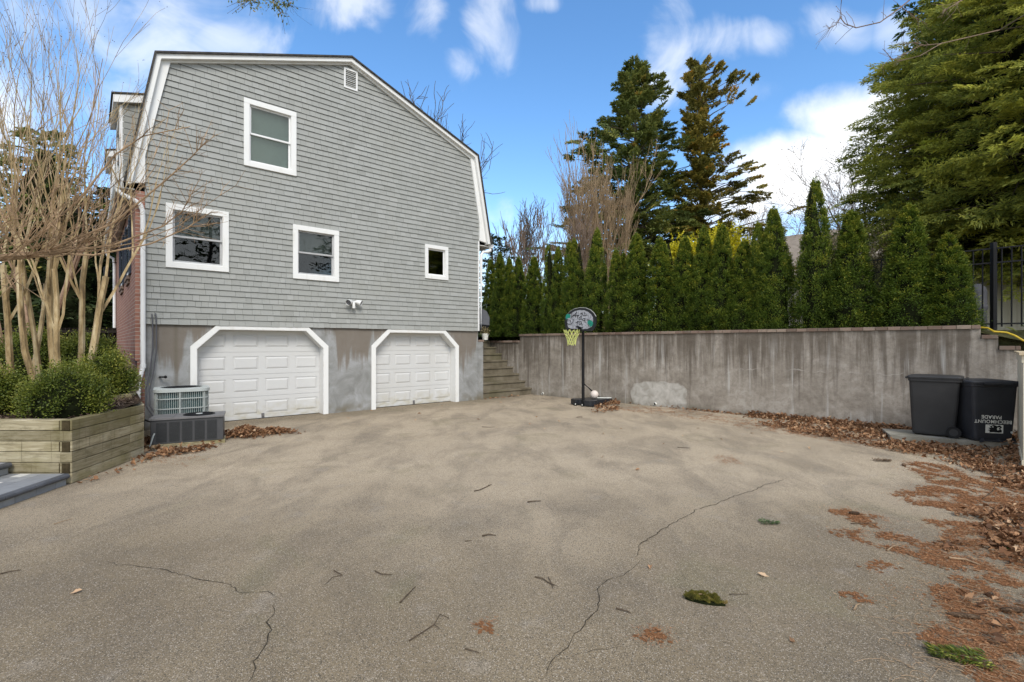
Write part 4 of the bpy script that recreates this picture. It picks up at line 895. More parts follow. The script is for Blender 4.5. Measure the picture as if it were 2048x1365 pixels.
    text_part('BEECHMOUNT', .076, -.03, .345, M['wpaint'], b2, 1.12); text_part('PARADE', .078, -.055, .42, M['wpaint'], b2, 1.05)
    m = MB(); sx0, sx1, sz0, sz1 = -.14, .12, .155, .295
    m.add([face_pt(sx0, sz0), face_pt(sx1, sz0 - .005), face_pt(sx1, sz1 - .005), face_pt(sx0, sz1)], [(0, 1, 2, 3)]); S1_ = part('sticker', m, M['wpaint'], b2)
    m = MB(); pl = [(-.085, .165), (-.02, .17), (.05, .163), (.098, .168), (.10, .20), (.075, .225), (.10, .25), (.07, .285), (.03, .27), (-.02, .29), (-.07, .27), (-.095, .29), (-.06, .245), (-.10, .24), (-.07, .215), (-.105, .205), (-.075, .19)]
    m.poly([face_pt(x, z, .0075) for x, z in pl]); part('sticker_print', m, M['black'], b2)
    m = MB(); m.add([face_pt(.035 + a_, .20 + b_, .009) for a_, b_ in ((0, 0), (.03, .01), (.02, .04), (.04, .055), (.0, .05), (-.01, .02))], [(0, 1, 2, 3, 4, 5)]); m.poly([face_pt(-.05 + a_, .25 + b_, .009) for a_, b_ in ((0, 0), (.03, .0), (.015, .022))]); part('sticker_highlight', m, M['wpaint'], b2)
    m = MB(); m.lathe([(.001, 0), (.02, 0)], n=10); m = MB(); q = face_pt(.245, .17, .004); m.tube([q, (q[0], q[1] - .004, q[2])], .018, 10); part('round_sticker', m, M['wpaint'], b2)
    m = MB(); m.tube([(-.20, -.31, .035), (-.0, -.33, .03), (.10, -.33, .03)], .014, 8); m.bar((-.2, -.25, .02), (-.2, -.33, .05), .02, .06); m.bar((.03, -.25, .02), (.03, -.33, .05), .02, .06); m.bar((.26, -.25, .02), (.26, -.32, .05), .02, .06); part('catch_bar', m, M['bin2'], b2)
    m = MB(); m.tube([(.34, -.30, .97), (.36, -.34, .93), (.35, -.34, .84)], .022, 8); part('hinge_lug', m, M['bin2'], b2)
    # ---------- cream vinyl fence at the right border
    CF = thing('cream_fence', 'cream vinyl fence with a tan cap running along the right edge of the driveway', 'fence', (0, 0, 0))
    A = np.array([8.74, 8.40]); Bq = np.array([5.2, 4.72]); d = (Bq - A) / np.linalg.norm(Bq - A)
    A = np.array([8.60, 8.38]); Bq = np.array([6.915, 6.66]); d = (Bq - A) / np.linalg.norm(Bq - A); n_ = np.array([-d[1], d[0]]); n_ = n_ if n_[0] > 0 else -n_
    A = A + n_ * .02; m = MB(); Lf = 2.4
    for i in range(int(Lf / .15)):
        p = A + d * i * .15; q = A + d * (i * .15 + .146); m.bar((*p, .78), (*q, .78), .03, 1.44)
    part('vertical_boards', m, M['cream'], CF)
    m = MB(); 
    for z in (.08, 1.50): m.bar((*(A), z), (*(A + d * Lf), z), .06, .10)
    part('rail', m, M['cream'], CF); m = MB(); m.bar((*(A - d * .05), 1.57), (*(A + d * (Lf + .05)), 1.57), .11, .035); part('cap_rail', m, M['tan2'], CF)
    # ---------- iron fence behind the arborvitaes
    IF = thing('iron_fence', 'black iron picket fence standing behind the row of arborvitaes', 'fence', (0, 0, 0))
    fz0, fz1 = 1.96, 3.58; a0 = wall_u(1000, 1.15); a1 = wall_u(2100, 1.15)
    m = MB(); L_ = a0
    while L_ < a1: m.bar(wl(L_, 1.15, fz0 + .08), wl(L_, 1.15, fz1), .018, .018, up=(1, 0, 0)); L_ += .135
    part('pickets', m, M['black'], IF)
    m = MB()
    for z in (fz0 + .14, fz1 - .28, fz1): m.bar(wl(a0, 1.15, z), wl(a1, 1.15, z), .03, .028)
    part('rail', m, M['black'], IF)
    up_ = wall_u(1987, 1.15); L_ = up_
    while L_ > a0: m = MB(); m.bar(wl(L_, 1.15, fz0 - .1), wl(L_, 1.15, fz1 + .12), .075, .075, up=(1, 0, 0)); part('post', m, M['black'], IF); L_ -= 2.3
    # ---------- white scalloped fence behind it
    VF = thing('vinyl_fence', 'cream white vinyl fence with a scalloped lattice top behind the iron fence', 'fence', (0, 0, 0))
    A = np.array([12.0, 13.0]); Bq = np.array([15.6, 10.2]); d = (Bq - A) / np.linalg.norm(Bq - A); Lf = 4.6
    m = MB(); n = int(Lf / .16)
    for i in range(n): p = A + d * i * .16; q = A + d * (i * .16 + .156); m.bar((*p, 2.63), (*q, 2.63), .03, 1.10)
    part('vertical_boards', m, M['cream'], VF); m = MB()
    for z in (2.06, 3.20): m.bar((*A, z), (*(A + d * Lf), z), .07, .10)
    part('rail', m, M['cream'], VF)
    m = MB()
    for i in range(60):
        x0, x1 = i * Lf / 60, (i + 1) * Lf / 60; f = lambda x: 3.48 + .13 * abs(math.sin(x / 1.15 * math.pi / 2 + .5))
        p, q = A + d * x0, A + d * x1
        m.add([(*p, 3.25), (*q, 3.25), (*q, f(x1)), (*p, f(x0)), *[(a_ + .02, b_ + .02, c_) for a_, b_, c_ in ((*p, 3.25), (*q, 3.25), (*q, f(x1)), (*p, f(x0)))]], [(0, 1, 2, 3), (4, 7, 6, 5), (3, 2, 6, 7)])
    part('lattice_panel', m, M['cream'], VF)
    m = MB()
    for i in range(46):
        x = (i + .5) * .1; p = A + d * x - np.array([.012, .012]); z = 3.38 + .12 * abs(math.sin(x / 1.15 * math.pi / 2 + .5)); m.bar((*p, z), (*p, z - .05), .035, .01, up=(1, 0, 0))
        q = A + d * (x + .1) - np.array([.012, .012]); z2 = 3.40 + .12 * abs(math.sin((x + .1) / 1.15 * math.pi / 2 + .5)); m.bar((*p, z + .02), (*q, z2), .012, .014)
    part('scallop_openings', m, M['black'], VF)
    m = MB(); m.lathe([(.001, 0), (.15, 0), (.17, .05), (.16, .5), (.185, .55), (.185, .60), (.165, .62), (.17, .9), (.15, 1.0), (.08, 1.08), (.001, 1.1)], n=20); solo('garden_urn', m, M['urn'], 'tall dark grey rounded urn behind the iron fence beside the last arborvitae', 'urn', smooth=True, loc=(10.35, 10.95, 1.95))
    m = MB(); pts = [(8.7, 9.25, 1.97), (8.75, 9.05, 1.95), (8.72, 8.9, 1.88), (8.85, 8.8, 1.86), (8.9, 8.7, 1.80), (8.95, 8.62, 1.72), (9.1, 8.6, 1.66), (9.3, 8.5, 1.60)]
    m.tube([Vector(p) for p in pts], .016, 8); solo('garden_hose', m, M['hose'], 'yellow garden hose trailing over the stepped end of the retaining wall', 'hose', loc=(0, 0, .05))
    # grey rounded object at the head of the steps
    GB = thing('covered_barbecue', 'grey hooded barbecue standing at the head of the concrete steps', 'barbecue', (-1.07, 17.6, 1.85))
    m = MB(); m.prism([(-.32, -.2, .60), (.26, -.2, .52), (.27, -.2, .80), (.17, -.2, 1.02), (0, -.2, 1.12), (-.2, -.2, 1.13), (-.32, -.2, 1.05)], (0, .4, 0)); part('hood', m, M['greyd'], GB, bevel=.02)
    m = MB(); m.prism([(-.3, -.18, .58), (.26, -.18, .52), (.10, -.18, .3), (-.3, -.18, .3)], (0, .36, 0)); part('firebox', m, M['black'], GB)
    for x in (-.25, .12): m = MB(); m.bar((x, -.1, 0), (x, -.1, .32), .03, .03, up=(1, 0, 0)); part('leg', m, M['black'], GB)
    m = MB(); m.lathe([(.001, 0), (.09, 0), (.12, .2), (.12, .22), (.10, .2)], n=12); fp = thing('flower_pot', 'pale pot of yellowish green leaves at the top of the steps', 'plant pot', (-.93, 17.0, 1.85)); part('pot', m, M['wpaint'], fp)
    rg = np.random.default_rng(5); c = rg.normal(size=(160, 3)) * .07 + [0, 0, .30]; m = MB(); m.cards(c, rg.normal(size=(160, 3)), rg.normal(size=(160, 3)), .07, .035, rg.random(160)); part('leaves', m, M['tan'], fp)
    # dark fence behind the brick corner
    m = MB(); x = -19.0
    F_ = thing('dark_wooden_fence', 'dark wooden fence in the shade behind the boxwoods left of the brick wall', 'fence', (0, 0, 0))
    for i in range(70):
        x0 = -20 + i * .13; y0 = 15.2 + (x0 + 20) * .05; m.bar((x0, y0, 1.0), (x0, y0, 2.22), .12, .025, up=(1, 0, 0))
    part('boards', m, M['fenced'], F_); m = MB(); m.bar((-20, 15.16, 2.1), (-11, 15.6, 2.1), .04, .08); part('rail', m, M['fenced'], F_)
    # neighbour's house
    NH = thing('neighbour_house', 'low tan-roofed house partly hidden behind the arborvitaes and yellow shrub', 'house', (14.2, 32.5, 1.9), R(-44))
    m = MB(); m.box(-.5, 16, 0, 7, 0, 4.0); part('wall', m, M['nwall'], NH)
    m = MB(); m.prism([(-.9, -.6, 3.9), (-.9, 3.5, 7.1), (-.9, 7.6, 3.9), (-.9, 7.6, 3.75), (-.9, 3.5, 6.9), (-.9, -.6, 3.75)], (17.4, 0, 0)); part('roof', m, M['nroof'], NH)
    for x in (1.5, 5, 9): m = MB(); m.box(x, x + 1.1, -.04, .01, 1.4, 2.8); w_ = part('window', m, M['white'], NH); m = MB(); m.box(x + .1, x + 1, -.06, -.045, 1.5, 2.7); part('pane', m, M['void'], w_)
build_objects()
# ================================================================== VEGETATION
def nrmz(v): return v / (np.linalg.norm(v, axis=-1, keepdims=True) + 1e-9)
TZ = 1.96
# ---- arborvitae
def arbor_mesh(seed, H=4.0, Rr=.52, clumps=520, per=72):
    r = np.random.default_rng(seed)
    q = r.random(clumps) ** 1.0; q = np.clip(q, .01, .985)
    lobes = 1 + .10 * np.sin(q * 9 + seed)
    prof = lambda q: np.minimum(1, .84 + q * 1.0) * np.clip(1 - q, 0, 1) ** .68 * 1.06
    a = r.random(clumps) * 2 * math.pi
    rad = Rr * prof(q) * lobes * r.uniform(.88, 1.05, clumps) + .015
    cc = np.stack([rad * np.cos(a), rad * np.sin(a), q * H], -1)
    out = np.stack([np.cos(a), np.sin(a), np.zeros(clumps)], -1)
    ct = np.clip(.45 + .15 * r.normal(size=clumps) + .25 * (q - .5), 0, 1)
    idx = np.repeat(np.arange(clumps), per); N = len(idx)
    sz = (.022 + .058 * (1 - q) ** .7)[idx][:, None]
    off = r.normal(size=(N, 3)) * sz * np.array([.75, .75, 1.2])
    P = cc[idx] + off
    d = nrmz(out[idx] * .7 + np.array([0, 0, .75]) + r.normal(size=(N, 3)) * .45)
    nr = nrmz(out[idx] + r.normal(size=(N, 3)) * .6)
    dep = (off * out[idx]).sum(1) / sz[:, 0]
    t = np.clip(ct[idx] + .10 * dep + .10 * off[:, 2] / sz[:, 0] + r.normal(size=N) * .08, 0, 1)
    m = MB(); m.cards(P, d, nr, r.uniform(.034, .064, N), r.uniform(.015, .027, N), t)
    # top leader
    k = 60; P = np.stack([r.normal(size=k) * .02, r.normal(size=k) * .02, H * r.uniform(.955, 1.02, k)], -1); m.cards(P, nrmz(np.array([0, 0, 1.]) + r.normal(size=(k, 3)) * .3), r.normal(size=(k, 3)), .07, .018, r.uniform(.5, .9, k))
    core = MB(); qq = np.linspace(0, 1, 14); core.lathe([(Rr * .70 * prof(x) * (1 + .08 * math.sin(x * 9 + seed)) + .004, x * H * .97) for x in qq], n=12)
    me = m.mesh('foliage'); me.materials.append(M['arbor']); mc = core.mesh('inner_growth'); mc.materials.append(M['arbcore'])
    return me, mc
AV = [arbor_mesh(s) for s in range(11, 16)]
# bearing, top pixel, half-width m, label
arbs = [(983, 520, .50, 'darkest arborvitae at the house end of the row, half behind the downspout', 2), (999, 509, .42, 'second arborvitae from the house, slim pointed tip', 0), (1018, 520, .42, 'short arborvitae third from the house corner', 0), (1034, 517, .45, 'arborvitae above the low end of the retaining wall', 0), (1066, 515, .52, 'blunt-topped arborvitae left of two slim tall tips', 0),
        (1101, 491, .34, 'slim spire arborvitae, left one of a slim pair', 0), (1117, 498, .40, 'slim spire arborvitae, right one of a slim pair', 0), (1144, 487, .45, 'arborvitae just left of the hoop backboard with a rounded shoulder', 0), (1158, 481, .42, 'arborvitae directly behind the left edge of the backboard', .1), (1189, 461, .46, 'tall arborvitae rising directly behind the basketball backboard', 0),
        (1234, 502, .42, 'short arborvitae right of the backboard', 0), (1247, 508, .36, 'shortest thin arborvitae tucked behind its neighbour right of the hoop', .25), (1274, 470, .55, 'broad arborvitae right of the two short ones', 0), (1327, 479, .58, 'arborvitae left of the yellow shrub', 0), (1366, 477, .54, 'arborvitae in front of the left yellow lobe', 0), (1405, 457, .48, 'arborvitae between the two yellow lobes', 0),
        (1441, 456, .50, 'arborvitae in front of the brightest yellow crown', 0), (1480, 484, .50, 'round-topped arborvitae at the right side of the yellow shrub', 0), (1526, 447, .40, 'lower left half of the double-tipped arborvitae pair', 0), (1548, 418, .50, 'taller right half of the double-tipped arborvitae pair', 0), (1635, 362, .56, 'tallest arborvitae of the row, right of the gap showing iron fence', 0),
        (1703, 424, .62, 'wide shaggy arborvitae right of the tallest one', 0), (1812, 414, .66, 'bulky arborvitae with a leaning golden top near the big evergreen', 0), (1902, 470, .55, 'last arborvitae under the big evergreen boughs by the iron fence post', 0)]
for i, (u, v, hw_, lab, extra) in enumerate(arbs):
    off = .66 + extra; L = wall_u(u, off); P = wl(L, off)
    top = CAM_H + (689 - v) / FPX * P[1]; h = top - TZ
    rr = np.random.default_rng(100 + i)
    o = thing('arborvitae', lab, 'arborvitae', (P[0], P[1], TZ - .05), rr.random() * 6, 'arborvitaes along the top of the retaining wall')
    me, mc = AV[i % 5]; hw_ *= {1635: .78, 1703: .80, 1812: .78, 1902: .80, 1526: .85, 1548: .90}.get(u, .88); s = (hw_ / .52 * (1.0 + .10 * rr.random()), hw_ / .52, (h + .05) / 4.0)
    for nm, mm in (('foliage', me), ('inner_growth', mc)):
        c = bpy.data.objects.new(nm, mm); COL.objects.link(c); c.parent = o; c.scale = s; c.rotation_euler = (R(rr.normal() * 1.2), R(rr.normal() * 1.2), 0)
    t = MB(); t.tube([(0, 0, -.1), (0, 0, .5)], .05, 6); part('trunk', t, M['bark'], o)
# ---- rounded leafy shrubs
def shrub(name, label, cat, loc, rx, ry, rz_, mat, seed, n, ls, group=None, lump=.14, core='arbcore', up=.3):
    r = np.random.default_rng(seed); k = 90
    dirs = nrmz(r.normal(size=(k, 3))); dirs[:, 2] = np.abs(dirs[:, 2]) * 1.1 - .25; dirs = nrmz(dirs)
    lr = 1 + r.normal(size=k) * lump * .5
    cc = dirs * lr[:, None] * np.array([rx, ry, rz_]) * .82 + np.array([0, 0, rz_ * .55])
    ct = np.clip(.42 + r.normal(size=k) * .13 + dirs[:, 2] * .12, 0, 1)
    idx = r.integers(0, k, n); sg = min(rx, rz_) * .13
    off = r.normal(size=(n, 3)) * sg; P = cc[idx] + off; P[:, 2] = np.maximum(P[:, 2], .02)
    d = nrmz(dirs[idx] + np.array([0, 0, up]) + r.normal(size=(n, 3)) * .7)
    t = np.clip(ct[idx] + .13 * (off * dirs[idx]).sum(1) / sg + r.normal(size=n) * .09, 0, 1)
    T = thing(name, label, cat, loc, 0, group)
    m = MB(); m.cards(P, d, nrmz(r.normal(size=(n, 3)) + [0, 0, .6]), r.uniform(.7, 1.2, n) * ls, r.uniform(.5, .75, n) * ls, t, bend=.1)
    # sprigs that stick out
    k2 = 70; dd = nrmz(r.normal(size=(k2, 3)) + [0, 0, .8]); s0 = dd * np.array([rx, ry, rz_]) * .92 + np.array([0, 0, rz_ * .55])
    for j in range(7):
        Pj = s0 + nrmz(dd + [0, 0, .5]) * (j * ls * .7); Pj = Pj + r.normal(size=Pj.shape) * ls * .3; Pj[:, 2] = np.maximum(Pj[:, 2], .02)
        m.cards(Pj, nrmz(dd + r.normal(size=dd.shape) * .9), r.normal(size=dd.shape), ls, ls * .6, np.clip(.62 + r.normal(size=k2) * .12, 0, 1))
    part('foliage', m, mat, T)
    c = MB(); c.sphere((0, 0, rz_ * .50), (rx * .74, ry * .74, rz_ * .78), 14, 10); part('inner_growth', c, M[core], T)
    return T
bx = 'boxwood shrubs in the timber-edged bed'
shrub('boxwood', 'boxwood at the front corner of the bed beside the timber wall, largest and nearest', 'shrub', (-6.00, 6.60, .68), .52, .40, .47, M['box'], 31, 12000, .030, bx)
shrub('boxwood', 'boxwood cut by the left edge of the photo, above the paver steps', 'shrub', (-7.12, 6.70, .68), .46, .40, .48, M['box'], 32, 10000, .030, bx)
shrub('boxwood', 'upright boxwood beside the mulch patch, right of the front corner one', 'shrub', (-6.50, 7.85, .76), .43, .40, .56, M['box'], 33, 11000, .031, bx)
shrub('boxwood', 'light green boxwood at the back against the brick wall', 'shrub', (-7.95, 9.25, .98), .56, .45, .60, M['box'], 34, 9000, .034, bx)
shrub('boxwood', 'boxwood behind the crape myrtle trunks, middle of the back row', 'shrub', (-8.75, 9.0, 1.0), .60, .45, .64, M['box'], 35, 9000, .034, bx)
shrub('boxwood', 'boxwood at the far left of the back row', 'shrub', (-9.75, 8.8, 1.0), .60, .45, .66, M['box'], 36, 9000, .034, bx)
gx = 'golden shrubs behind the arborvitaes'
shrub('golden_cypress', 'bright yellow shrub crown, the larger right-hand lobe', 'shrub', (7.75, 18.4, 3.3), 1.25, 1.0, 1.75, M['gold'], 41, 9000, .10, gx, core='tan')
shrub('golden_cypress', 'bright yellow shrub crown, the lower left-hand lobe', 'shrub', (6.3, 18.2, 3.0), 1.0, .9, 1.65, M['gold'], 42, 7000, .10, gx, core='tan')
# ---- conifers
def conifer(name, label, loc, H, zb, radf, nb, mat, seed, rise=.15, droop=.3, card=(.3, .12), tw=.45, dens=1.0, bark='bark', sparse=0.0, tr=.25, group=None, maxr=None, lean=0, tipbright=.25, azf=None, cat='tree', tsp=1.0, core=0):
    r = np.random.default_rng(seed); T = thing(name, label, cat, loc, r.random() * 0, group)
    w = MB(); zs = np.linspace(0, H * .985, 10); w.tube([(lean * z / H + .05 * math.sin(z), .04 * math.cos(z * 1.3), z) for z in zs], [tr * (1 - z / H) + .02 for z in zs], 8)
    Ps, Ds, Ts = [], [], []
    for b in range(nb):
        q = (b + r.random()) / nb; z = zb + (H * .985 - zb) * q
        az = b * 2.399 + r.normal() * .35 if azf is None else azf(r, q)
        L = radf(q, az) * r.uniform(.72, 1.12)
        if L < .15: L = .15
        rs = rise + .35 * q + r.normal() * .07
        ns = 9; s = np.linspace(0, 1, ns)
        ox, oy = math.cos(az), math.sin(az)
        P = np.stack([ox * s * L, oy * s * L, z + (rs * s - droop * s * s * (1 - q * .6)) * L], -1); P[:, :2] += np.cumsum(r.normal(size=(ns, 2)) * L * .012, axis=0); P[:, 0] += lean * z / H
        w.tube(P, np.linspace(max(.015, .012 * L * (1.2 - q)), .004, ns), 4, cap=False)
        nt = max(5, int(L / (tw * .22) * dens * tsp))
        ss = r.uniform(.12 + sparse, 1.0, nt); base = np.stack([np.interp(ss, s, P[:, k]) for k in range(3)], -1)
        sd = r.choice([-1, 1], nt); ang = R(52) * sd + r.normal(size=nt) * .25
        dx = np.cos(ang) * ox - np.sin(ang) * oy; dy = np.sin(ang) * ox + np.cos(ang) * oy
        D = nrmz(np.stack([dx, dy, rs * .4 - .10 + r.normal(size=nt) * .16], -1))
        tl = tw * (1.25 - ss) * min(1.0, L / 1.5 + .25) * r.uniform(.6, 1.25, nt) + .08
        m_ = max(3, int(round(dens * tw * 1.5 / card[0] * 2.2)))
        f = np.tile(np.linspace(.05, 1, m_), nt); bi = np.repeat(np.arange(nt), m_)
        C = base[bi] + D[bi] * (f * tl[bi])[:, None]; C[:, 2] -= (f ** 2) * tl[bi] * .22
        dd = nrmz(D[bi] + r.normal(size=(len(bi), 3)) * np.array([.55, .55, .28]))
        C = C + r.normal(size=C.shape) * card[1] * .4
        bt = r.normal() * .12
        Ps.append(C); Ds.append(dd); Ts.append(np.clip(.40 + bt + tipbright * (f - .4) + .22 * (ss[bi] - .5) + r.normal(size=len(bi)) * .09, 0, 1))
        if r.random() < .9:
            for k in range(0, nt, 3): w.tube([base[k], base[k] + D[k] * tl[k] * .8], [.008, .003], 3, cap=False)
    Pn, Dn, Tn = np.vstack(Ps), np.vstack(Ds), np.concatenate(Ts); N = len(Pn)
    m = MB(); m.cards(Pn, Dn, nrmz(np.array([0, 0, 1.]) + r.normal(size=(N, 3)) * .5), card[0] * r.uniform(.7, 1.3, N), card[1] * r.uniform(.7, 1.3, N), Tn, bend=.06)
    part('crown', m, mat, T); part('trunk', w, M[bark], T)
    if core:
        c = MB(); c.lathe([(max(.02, radf(x, 1.0) * core * (1 + .12 * math.sin(x * 40))), zb + (H * .9 - zb) * x) for x in np.linspace(0, 1, 26)], n=18); part('inner_growth', c, M['arbcore'], T)
    return T
rr_ = random.Random(77)
# big evergreen hanging over the right border
def frond_template(r, side=15, per=7):
    B, D, W_, F = [], [], [], []
    for i in range(side):
        s = .08 + .9 * i / side; L = .42 * (1 - s * .75) + .05
        for sg in (-1, 1):
            a = R(55 - 12 * s) * sg + r.normal() * .12; dx, dy = math.cos(a), math.sin(a)
            for k in range(per):
                f = (k + .5) / per; B.append((s + dx * L * f, dy * L * f, -.10 * s * s - .10 * f * L)); D.append((dx + r.normal() * .5, dy + r.normal() * .5, -.12 + r.normal() * .25)); F.append(.5 * s + .5 * f)
    return np.array(B), np.array(D), np.array(F)
def frond_tree(name, label, loc, H, zb, radf, nf, mat, seed, card, size, core=.72, tr=.3, sag=.25, inner=.62, face=True, up=.35, layers=70, qp=.5):
    r = np.random.default_rng(seed); T = thing(name, label, 'tree', loc); w = MB(); w.tube([(.05 * math.sin(z), 0, z) for z in np.linspace(0, H * .95, 10)], np.linspace(tr, .03, 10), 8)
    temps = [frond_template(r) for _ in range(6)]; m = MB()
    for i in range(nf):
        q = min(.99, 1 - (1 - r.random()) ** qp); az = (r.random() * 2 * math.pi) if r.random() < .3 or not face else (math.pi * 1.13 + r.uniform(-1.75, 1.75)); layer = .5 + .5 * math.sin(q * layers + az * 2); rad = radf(q, az) * r.uniform(inner, 1.0) * (.90 + .10 * layer)
        z = zb + (H - zb) * q - sag * (rad / 6) + r.normal() * .15
        B, D, F = temps[i % 6]; sz = size * r.uniform(.6, 1.3) * (1 - .45 * q)
        yaw = az + r.normal() * .35; roll = r.normal() * .30; pitch = -.12 + r.normal() * .20 + up * q
        cy, sy = math.cos(yaw), math.sin(yaw); cr_, sr = math.cos(roll), math.sin(roll); cp, sp = math.cos(pitch), math.sin(pitch)
        Rm = np.array([[cy, -sy, 0], [sy, cy, 0], [0, 0, 1]]) @ np.array([[cp, 0, -sp], [0, 1, 0], [sp, 0, cp]]) @ np.array([[1, 0, 0], [0, cr_, -sr], [0, sr, cr_]])
        base = np.array([math.cos(az) * max(0, rad - sz * .6), math.sin(az) * max(0, rad - sz * .6), z])
        P = (B * sz) @ Rm.T + base; Dd = D @ Rm.T; n = len(P); P = P + r.normal(size=P.shape) * .02
        nr = np.tile(Rm[:, 2], (n, 1)) + r.normal(size=(n, 3)) * .45
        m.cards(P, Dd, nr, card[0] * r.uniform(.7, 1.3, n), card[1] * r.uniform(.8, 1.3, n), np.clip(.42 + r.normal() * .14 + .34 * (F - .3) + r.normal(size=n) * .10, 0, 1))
        if not core and i % 2 == 0:
            w.tube([np.array([0, 0, z - rad * .28]), base * [.5, .5, 0] + [0, 0, z - rad * .10], base], [.05, .035, .015], 4, cap=False)
        if i % 3 == 0: w.tube([base - Rm[:, 0] * min(rad * .5, 1.2), base, base + Rm[:, 0] * sz * .5], [.022, .014, .006], 4, cap=False)
    part('crown', m, mat, T); part('trunk', w, M['bark'], T)
    if not core: return T
    c = MB(); Nn, Mm = 30, 28; V = []
    for j in range(Mm):
        q = j / (Mm - 1)
        for k in range(Nn):
            az = k * 2 * math.pi / Nn; rr = max(.03, radf(q, az) * core * (1 + .16 * mnoise.noise(Vector((math.cos(az) * 2, math.sin(az) * 2, q * 9))))); V.append((rr * math.cos(az), rr * math.sin(az), zb + .5 + (H * .93 - zb) * q - sag * rr / 6))
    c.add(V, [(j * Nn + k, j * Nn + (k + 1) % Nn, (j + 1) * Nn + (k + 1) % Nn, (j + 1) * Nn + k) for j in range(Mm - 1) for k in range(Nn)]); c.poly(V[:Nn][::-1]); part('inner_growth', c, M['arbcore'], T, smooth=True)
    return T
def hemr(q, az): return 5.15 * min(1, (1 - q) / .56) ** 1.2 * (1 + .07 * math.sin(az * 5 + q * 6)) * min(1, .80 + q * 1.6) + .1
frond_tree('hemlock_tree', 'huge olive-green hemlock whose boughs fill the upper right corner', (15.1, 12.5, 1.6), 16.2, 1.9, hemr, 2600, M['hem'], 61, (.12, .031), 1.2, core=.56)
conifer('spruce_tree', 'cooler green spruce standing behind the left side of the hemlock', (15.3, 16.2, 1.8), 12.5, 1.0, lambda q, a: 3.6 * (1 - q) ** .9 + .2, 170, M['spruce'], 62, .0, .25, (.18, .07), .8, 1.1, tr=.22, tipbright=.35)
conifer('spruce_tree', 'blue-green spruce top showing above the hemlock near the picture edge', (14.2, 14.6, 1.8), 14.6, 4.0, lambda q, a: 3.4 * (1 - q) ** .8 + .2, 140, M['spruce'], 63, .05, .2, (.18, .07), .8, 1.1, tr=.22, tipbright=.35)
frond_tree('cedar_tree', 'broad dark cedar with open layered boughs, left of the two big cedars', (8.0, 32, TZ), 17.6, 3.0, lambda q, az: 5.7 * (1 - q) ** .58 * (1 + .24 * math.sin(az * 3 + q * 17)) * (1 + .28 * max(0, -math.cos(az))) + .1, 760, M['cedar'], 51, (.20, .075), 1.5, core=0, tr=.34, sag=.2, inner=.22, face=False, up=.7, layers=30, qp=.72)
def radB(q, az):
    r_ = max(0, math.cos(az)); side = 3.9 * r_ ** 1.5 if q < .57 else (4.2 * r_ ** 1.3 if q > .80 else 0)
    return (1.8 + side) * (1.08 - q * .45) * (1 + .30 * math.sin(q * 26 + az)) * (1 if q < .93 else .6) + .2
frond_tree('cedar_tree', 'taller ragged cedar with bronze-tipped boughs reaching to the right', (11.7, 30.5, TZ), 17.0, 3.0, radB, 400, M['cedarb'], 52, (.19, .075), 1.25, core=0, tr=.24, sag=.0, inner=.25, face=False, up=1.0, layers=24, qp=.85)
# dark evergreens on the left
for x, y, h, rd, lab in ((-17.3, 18.2, 8.6, 3.0, 'dark evergreen behind the left-hand crape myrtle stems, tallest at the left border'), (-15.4, 17.4, 5.8, 2.2, 'dark evergreen nearest the far end of the brick wall'), (-21.5, 19.0, 9.6, 3.4, 'olive evergreen at the far left edge behind the bare trees'), (-16.6, 20.6, 7.2, 2.6, 'mid-height evergreen between the other two dark ones'), (-13.9, 18.6, 4.2, 1.3, 'small evergreen by the wall lantern')):
    conifer('dark_evergreen', lab, (x, y, 1.1), h, .3, lambda q, a, rd=rd: rd * (1 - q) ** .7 * (1 + .2 * math.sin(a * 4)) + .2, 85, M['dark' if x > -17 else 'cedar'], int(-x * 10), .02, .25, (.22, .10), .9, 1.0, core=.62, tr=.16, tipbright=.3, group='dark evergreens behind the bed')
conifer('dark_evergreen', 'dark evergreen peeping past the right eave behind the steps', (-.9, 23.0, TZ), 4.9, .3, lambda q, a: 1.9 * (1 - q) ** .6 + .1, 60, M['dark'], 81, .1, .1, (.2, .08), .6, .8, tr=.12, tipbright=.3)
# ---- bare trees
def grow(r, w, p, d, L, rad, depth, P):
    n = 5; pts = [p]; dd = d.copy(); seg = L / n
    for i in range(n):
        dd = nrmz(dd + r.normal(size=3) * P['wob'] + np.array([0, 0, P['up']])); pts.append(pts[-1] + dd * seg)
    pts = np.array(pts); rads = np.linspace(rad, rad * P['taper'], n + 1)
    w.tube(pts, rads, 6 if rad > .03 else (4 if rad > .008 else 3), cap=False)
    if depth == 0: 
        P['tips'].append(pts[-1]); return
    nc = P['nc'][depth]
    for k in range(nc):
        f = r.uniform(P['lo'], 1.0) if k < nc - 1 else 1.0; x = f * n; i = min(n - 1, int(x)); q = pts[i] + (pts[i + 1] - pts[i]) * (x - i)
        t = nrmz(pts[min(n, i + 1)] - pts[i]); pr = nrmz(np.cross(t, r.normal(size=3))); sp = P['spread'] * r.uniform(.5, 1.25) * (.5 if k == nc - 1 else 1)
        c = nrmz(t * math.cos(sp) + pr * math.sin(sp)); 
        grow(r, w, q, c, L * P['len'] * r.uniform(.75, 1.2), max(P['rmin'], rads[i] * P['rr'] * r.uniform(.75, 1.1)), depth - 1, P)
